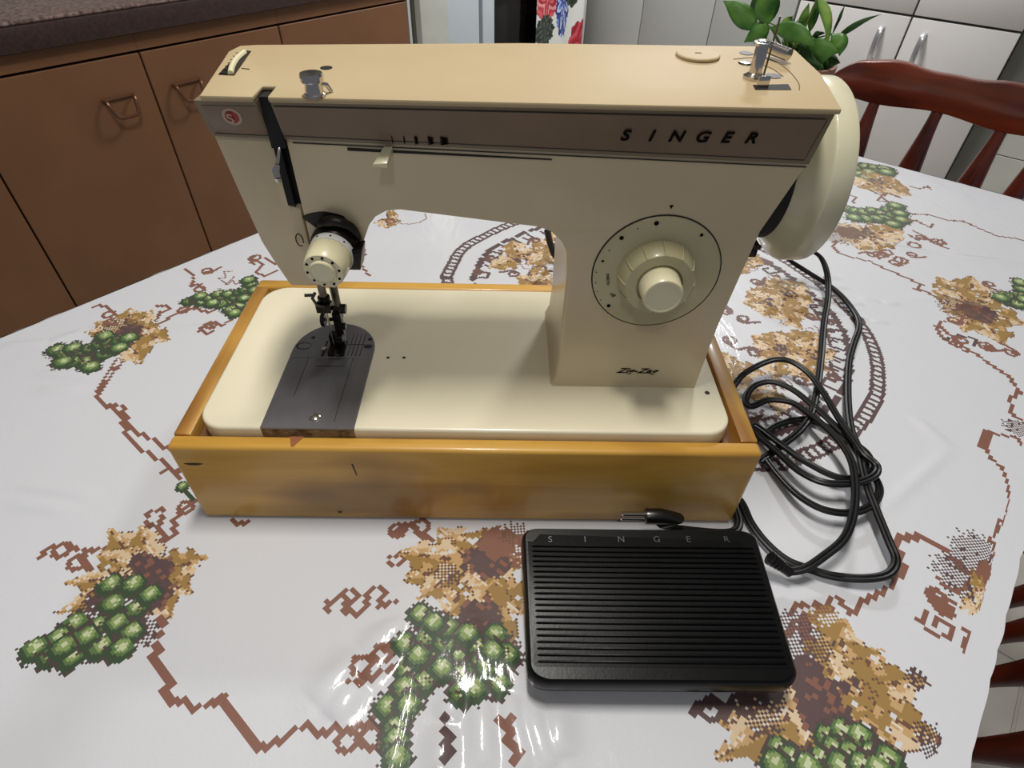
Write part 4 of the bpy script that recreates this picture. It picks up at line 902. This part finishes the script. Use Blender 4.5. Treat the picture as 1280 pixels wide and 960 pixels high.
for k in range(6):
    c0 = A+dv*(k/6.); c1 = A+dv*((k+.6)/6.); g.tube([c0, c1], .0055-.0004*k, 10)
g.tube([A, B], .0038, 10); g.build('strain_relief', M['black'], fpz)

# ================================================================== CABLES
def cable(px, zz, r=.0028, twin=True, k=7):
    """px list, zz heights"""
    P = [np.array(atz(*q, z)) if len(q) == 2 else np.array(q) for q, z in zip(px, zz)]
    C_ = spline(P, k); m_ = MB()
    if twin:
        n_ = len(C_)
        for sgn in (-1, 1):
            pts = []
            for i, c in enumerate(C_):
                t = C_[min(i+1, n_-1)]-C_[max(i-1, 0)]; s_ = np.cross(t, [0, 0, 1.]); s_ = s_/max(np.linalg.norm(s_), 1e-9); pts.append(c+s_*sgn*r*.62)
            m_.tube(pts, r*.72, 8)
    else: m_.tube(C_, r, 10)
    return m_
def zs_(n, f=lambda t: .004): return [f(i/(n-1)) for i in range(n)]
pA = [(990, 306), (1017, 315), (1029, 327), (1035, 349), (1035, 374), (1030, 405), (1027, 442), (1022, 483), (1014, 517), (999, 539), (975, 558), (950, 577)]
pB = [(975, 316), (986, 325), (1011, 341), (1042, 361), (1063, 383), (1074, 405), (1067, 430), (1061, 455), (1060, 499), (1064, 536), (1073, 561), (1083, 604), (1096, 639), (1111, 676), (1120, 700), (1111, 717), (1083, 723), (1042, 720), (1011, 711), (983, 700), (958, 679), (939, 654), (929, 632), (.4150, .0060, .004), (.4105, -.0010, .004), (.4085, -.018, .005), (.395, -.0285, .008), (.350, -.0275, .012)]
pC = [(982, 715), (1005, 711), (1030, 695), (1055, 673), (1067, 642), (1069, 607), (1064, 576), (1049, 551), (1030, 532), (1011, 517), (989, 503), (961, 500), (939, 508), (932, 499), (942, 483), (964, 477), (989, 486), (1014, 505), (1042, 530), (1061, 549), (1080, 579), (1096, 601), (1099, 617), (1089, 632), (1064, 641), (1030, 637), (999, 620), (974, 595), (957, 573)]
pD = [(.4135, .050, .010), (.4135, .085, .014), (921, 477), (942, 460), (967, 450), (989, 452), (1011, 467), (1030, 492), (1049, 524), (1067, 549), (1080, 567), (1096, 582), (1092, 595), (1067, 604), (1030, 603), (999, 589), (974, 567), (949, 545), (944, 532), (974, 554), (1005, 576), (1042, 595), (1067, 598), (1089, 590), (1086, 570), (1070, 555), (1049, 540), (1030, 532), (1005, 524), (974, 530), (950, 545)]
mc_ = thing('mains_cable', 'thick black twin cable from the hand wheel, sweeping round to the round-pin plug', 'cable', (.49, .10, 0))
zB = [.05]+[.03, .02, .010]+[.006]*3+[.008, .012, .014, .016, .016, .014, .013, .012, .011, .009, .006]+[.005]*10
cable(pB, zB, .0026).build('flex', M['cable'], mc_)
A = atz(850, 660, .026); B = atz(808, 653, .026); A[1] = B[1] = -.0265
pg = MB(); pg.tube([(.350, -.0265, .012), (.342, -.0268, .017), tuple(A+np.array([0, 0, -.002])), tuple((A+B)/2), tuple(B)], [.0032, .0045, .0058, .0062, .0060], 14, flat=1.); pgo = pg.build('plug', M['black'], mc_, bevel=.0008)
for dz in (-.0028, .0028):
    g = MB(); q0 = B+np.array([.001, 0, dz]); q1 = q0+np.array([-.0185, 0, 0]); g.tube([q0, q1, q1+np.array([-.001, 0, 0])], [.0019, .0019, .0008], 10); g.build('pin', M['chrome'], pgo)
mA = thing('machine_cable', 'black twin cable dropping straight from the hand wheel into the coil', 'cable', (.53, .16, 0))
cable(pA, [.06, .045, .035, .025, .020, .014, .010, .012, .016, .014, .008, .005], .0026).build('flex', M['cable'], mA)
cable(pD, [0, 0, .010, .018, .022, .022, .020, .018, .018, .020, .020, .018, .018, .020, .020, .016, .012, .008, .008, .010, .012, .012, .012, .012, .012, .010, .008, .006, .005, .004, .004], .0025).build('flex', M['cable'], mA)
pcb = thing('pedal_cable', 'black cable coiled beside the case and ending at the foot pedal', 'cable', (.48, .0, 0))
cable(pC, [.012, .014, .018, .022, .024, .024, .024, .024, .022, .018, .014, .010, .008, .008, .010, .014, .016, .016, .014, .012, .010, .010, .012, .014, .014, .014, .012, .008, .005], .0025, twin=True).build('flex', M['cable'], pcb)
g = MB(); pts = [atz(684, 288, .05), atz(688, 305, .03), atz(696, 322, .01), atz(720, 335, .004)]; g.tube(spline([np.array(p) for p in pts], 6), .004, 8); g.build('flex', M['cable'], mA)

# ================================================================== POTTED PLANT
sp_, np_ = 1.0, .034
px_, py_, _ = W3(sp_, np_)
pt = thing('potted_plant', 'leafy green houseplant in a small brown pot behind the hand wheel', 'plant', (px_, py_, 0))
PH = .15
MB().lathe([(.0005, .038), (.004, .040), (PH-.02, .050), (PH-.019, .055), (PH, .057), (PH, .052), (PH-.012, .050), (PH-.014, 0)], (px_, py_, 0), seg=40).build('pot', M['pot'], pt)
MB().lathe([(PH-.0138, .049), (PH-.010, .046), (PH-.008, 0)], (px_, py_, 0), seg=24).build('soil', M['soil'], pt)
def leaf(base, tip, wpx, m, sdep=0., mid=None, bend=.15, tw=0.):
    s_ = sp_+sdep; a = np.array(ats(*base, s_)); b_ = np.array(ats(*tip, s_-.01))
    c = (a+b_)/2+np.array([0, 0, 1])*bend*np.linalg.norm(b_-a)*.5 if mid is None else np.array(ats(*mid, s_-.015))
    pxm = np.linalg.norm(ats(base[0]+1, base[1], s_)-a); wd = wpx*pxm*.5; K = 9; vs = []; fs = []
    for i in range(K+1):
        t = i/K; p = a*(1-t)**2+2*c*t*(1-t)+b_*t*t; d = 2*(1-t)*(c-a)+2*t*(b_-c); d /= np.linalg.norm(d)
        vd = p-CP; sd_ = np.cross(d, vd); sd_ /= np.linalg.norm(sd_)
        nn = np.cross(sd_, d); sd_ = sd_*math.cos(tw)+nn*math.sin(tw); nn = np.cross(sd_, d)
        wv = wd*.95*math.sin(math.pi*min(1, max(0.02, t**.72)))**1.05 if 0 < i < K else wd*.03
        for u in (-1, -.5, 0, .5, 1): vs.append(p+sd_*wv*u+nn*wv*.28*(abs(u)**1.1-.3)+nn*.002*math.sin(t*9+u))
    for i in range(K):
        for j in range(4): fs.append((i*5+j, i*5+j+1, (i+1)*5+j+1, (i+1)*5+j))
    o = MB().add(vs, fs).build('leaf', m, pt, smooth=80, recalc=False)
    so = o.modifiers.new('thick', 'SOLIDIFY'); so.thickness = .0006
    return a
soilp = np.array([px_, py_, PH-.010])
LV = [((945, 36), (904, 1), 26, 'leaf', -.01, None), ((959, 31), (959, -20), 32, 'leaf', -.02, None), ((962, 34), (930, 53), 24, 'leaf', -.02, None), ((978, 40), (990, 20), 16, 'leafl', .0, None),
      ((1000, 41), (1011, 4), 13, 'leafl', .0, None), ((1012, 40), (1024, -6), 12, 'leaf', .01, None), ((1022, -4), (1034, 62), 13, 'leafl', -.01, (1040, 18)), ((964, 34), (1019, 60), 22, 'leaf', -.03, (1004, 38)),
      ((1014, 46), (1031, 41), 8, 'leafd', .0, None), ((1040, 42), (1049, 70), 22, 'leaf', -.01, (1056, 54)), ((1044, 50), (1101, 18), 8, 'leafd', .0, (1068, 28)), ((1041, 42), (1057, 5), 4, 'leafd', .02, None),
      ((1005, 72), (1048, 66), 34, 'leaf', -.02, (1025, 60)), ((1002, 54), (1024, 84), 24, 'leafd', -.02, None), ((978, 50), (1008, 66), 28, 'leafd', .02, None), ((950, 58), (938, 74), 10, 'leafd', .0, None),
      ((985, 70), (1000, 50), 20, 'leafd', .01, None), ((1020, 78), (1050, 78), 22, 'leafd', .0, None), ((990, 72), (1030, 86), 26, 'leafd', -.02, None), ((944, 20), (946, -10), 14, 'leafd', .01, None), ((992, 45), (997, 25), 5, 'leafd', .02, None)]
st = MB()
for bs, tp, wd, mk, sd_, md in LV:
    a = leaf(bs, tp, wd, M[mk], sd_, md, tw=random.uniform(-.25, .25))
    q = soilp+np.array([random.uniform(-.02, .02), random.uniform(-.02, .02), 0])
    st.tube(spline([q, (q+a)/2+np.array([random.uniform(-.01, .01), 0, .01]), a], 5), .0013, 6)
st.build('stem', M['stem'], pt)

# ================================================================== CHAIRS
def chair(label, s_, n_, rz, lean=.04, zr=(.842, .778), us=(-.185, -.11, 0, .11, .185)):
    x, y, _ = W3(s_, n_)
    c = thing('dining_chair', label, 'chair', (x, y, -T), rz, 'dark red wooden dining chairs around the table')
    def B(mb, name, m, bevel=0): return mb.build(name, m, c, bevel=bevel, local=True)
    seat = rrect(-.19, .19, -.20, .20, .05, 5); B(MB().prism(seat, .425, .455, XY), 'seat', M['mahog'], .008)
    yb = .215                                            # back plane
    up = []
    for i in range(33):
        u = -.205+.41*i/32; t = abs(u)
        z = .842+.010*math.exp(-((t-.095)/.045)**2)+.003*math.exp(-(u/.03)**2)-.035*max(0, (t-.15)/.055)**2
        up.append((u, z))
    lo = [(u, zr[1]+.010*(1-(u/.205)**2)*0+.004*math.cos(u*30)) for u in np.linspace(.205, -.205, 21)]
    r = MB()
    r.prism(up+lo, -.012, .012, lambda u, v, w_: (u, yb+w_-.35*(u*u)-.020+lean, v)); B(r, 'top_rail', M['mahog'], .004)
    for u in us:
        outer = abs(u) > .15
        zz = np.linspace(.452, .790, 15); rr = [.010+.014*math.sin(math.pi*min(1, max(0, (k/14)))**1.0)**2*(1 if not outer else .7) for k in range(15)]
        B(MB().tube([(u*(.92+.08*(z-.45)/.32), yb-.02+lean*(z-.45)/.33-.35*u*u, z) for z in zz], rr, 12), 'back_post' if outer else 'spindle', M['mahogz'])
    for sx in (-1, 1):
        for sy in (-1, 1): B(MB().tube([(sx*.17, sy*.155, .428), (sx*.182, sy*.166, .30), (sx*.19, sy*.175, .15), (sx*.20, sy*.185, .004)], [.018, .022, .017, .013], 12), 'leg', M['mahogz'])
        B(MB().tube([(sx*.187, -.17, .20), (sx*.187, 0, .20), (sx*.187, .17, .20)], [.009, .013, .009], 10), 'stretcher', M['mahogz'])
    B(MB().tube([(-.185, 0, .20), (0, 0, .20), (.185, 0, .20)], [.009, .013, .009], 10), 'stretcher', M['mahogz'])
    return c
az = math.atan2(Un[1], Un[0])
chair('dark red wooden chair with wavy top rail, behind the far end of the table', 1.115, .21, az-math.pi/2)
chair('dark red wooden chair tucked in at the right-hand edge, low in the corner', .52, .40, math.atan2(Nn[1], Nn[0])-math.pi/2, lean=.13, us=(-.185, -.09, -.03, .04, .15))
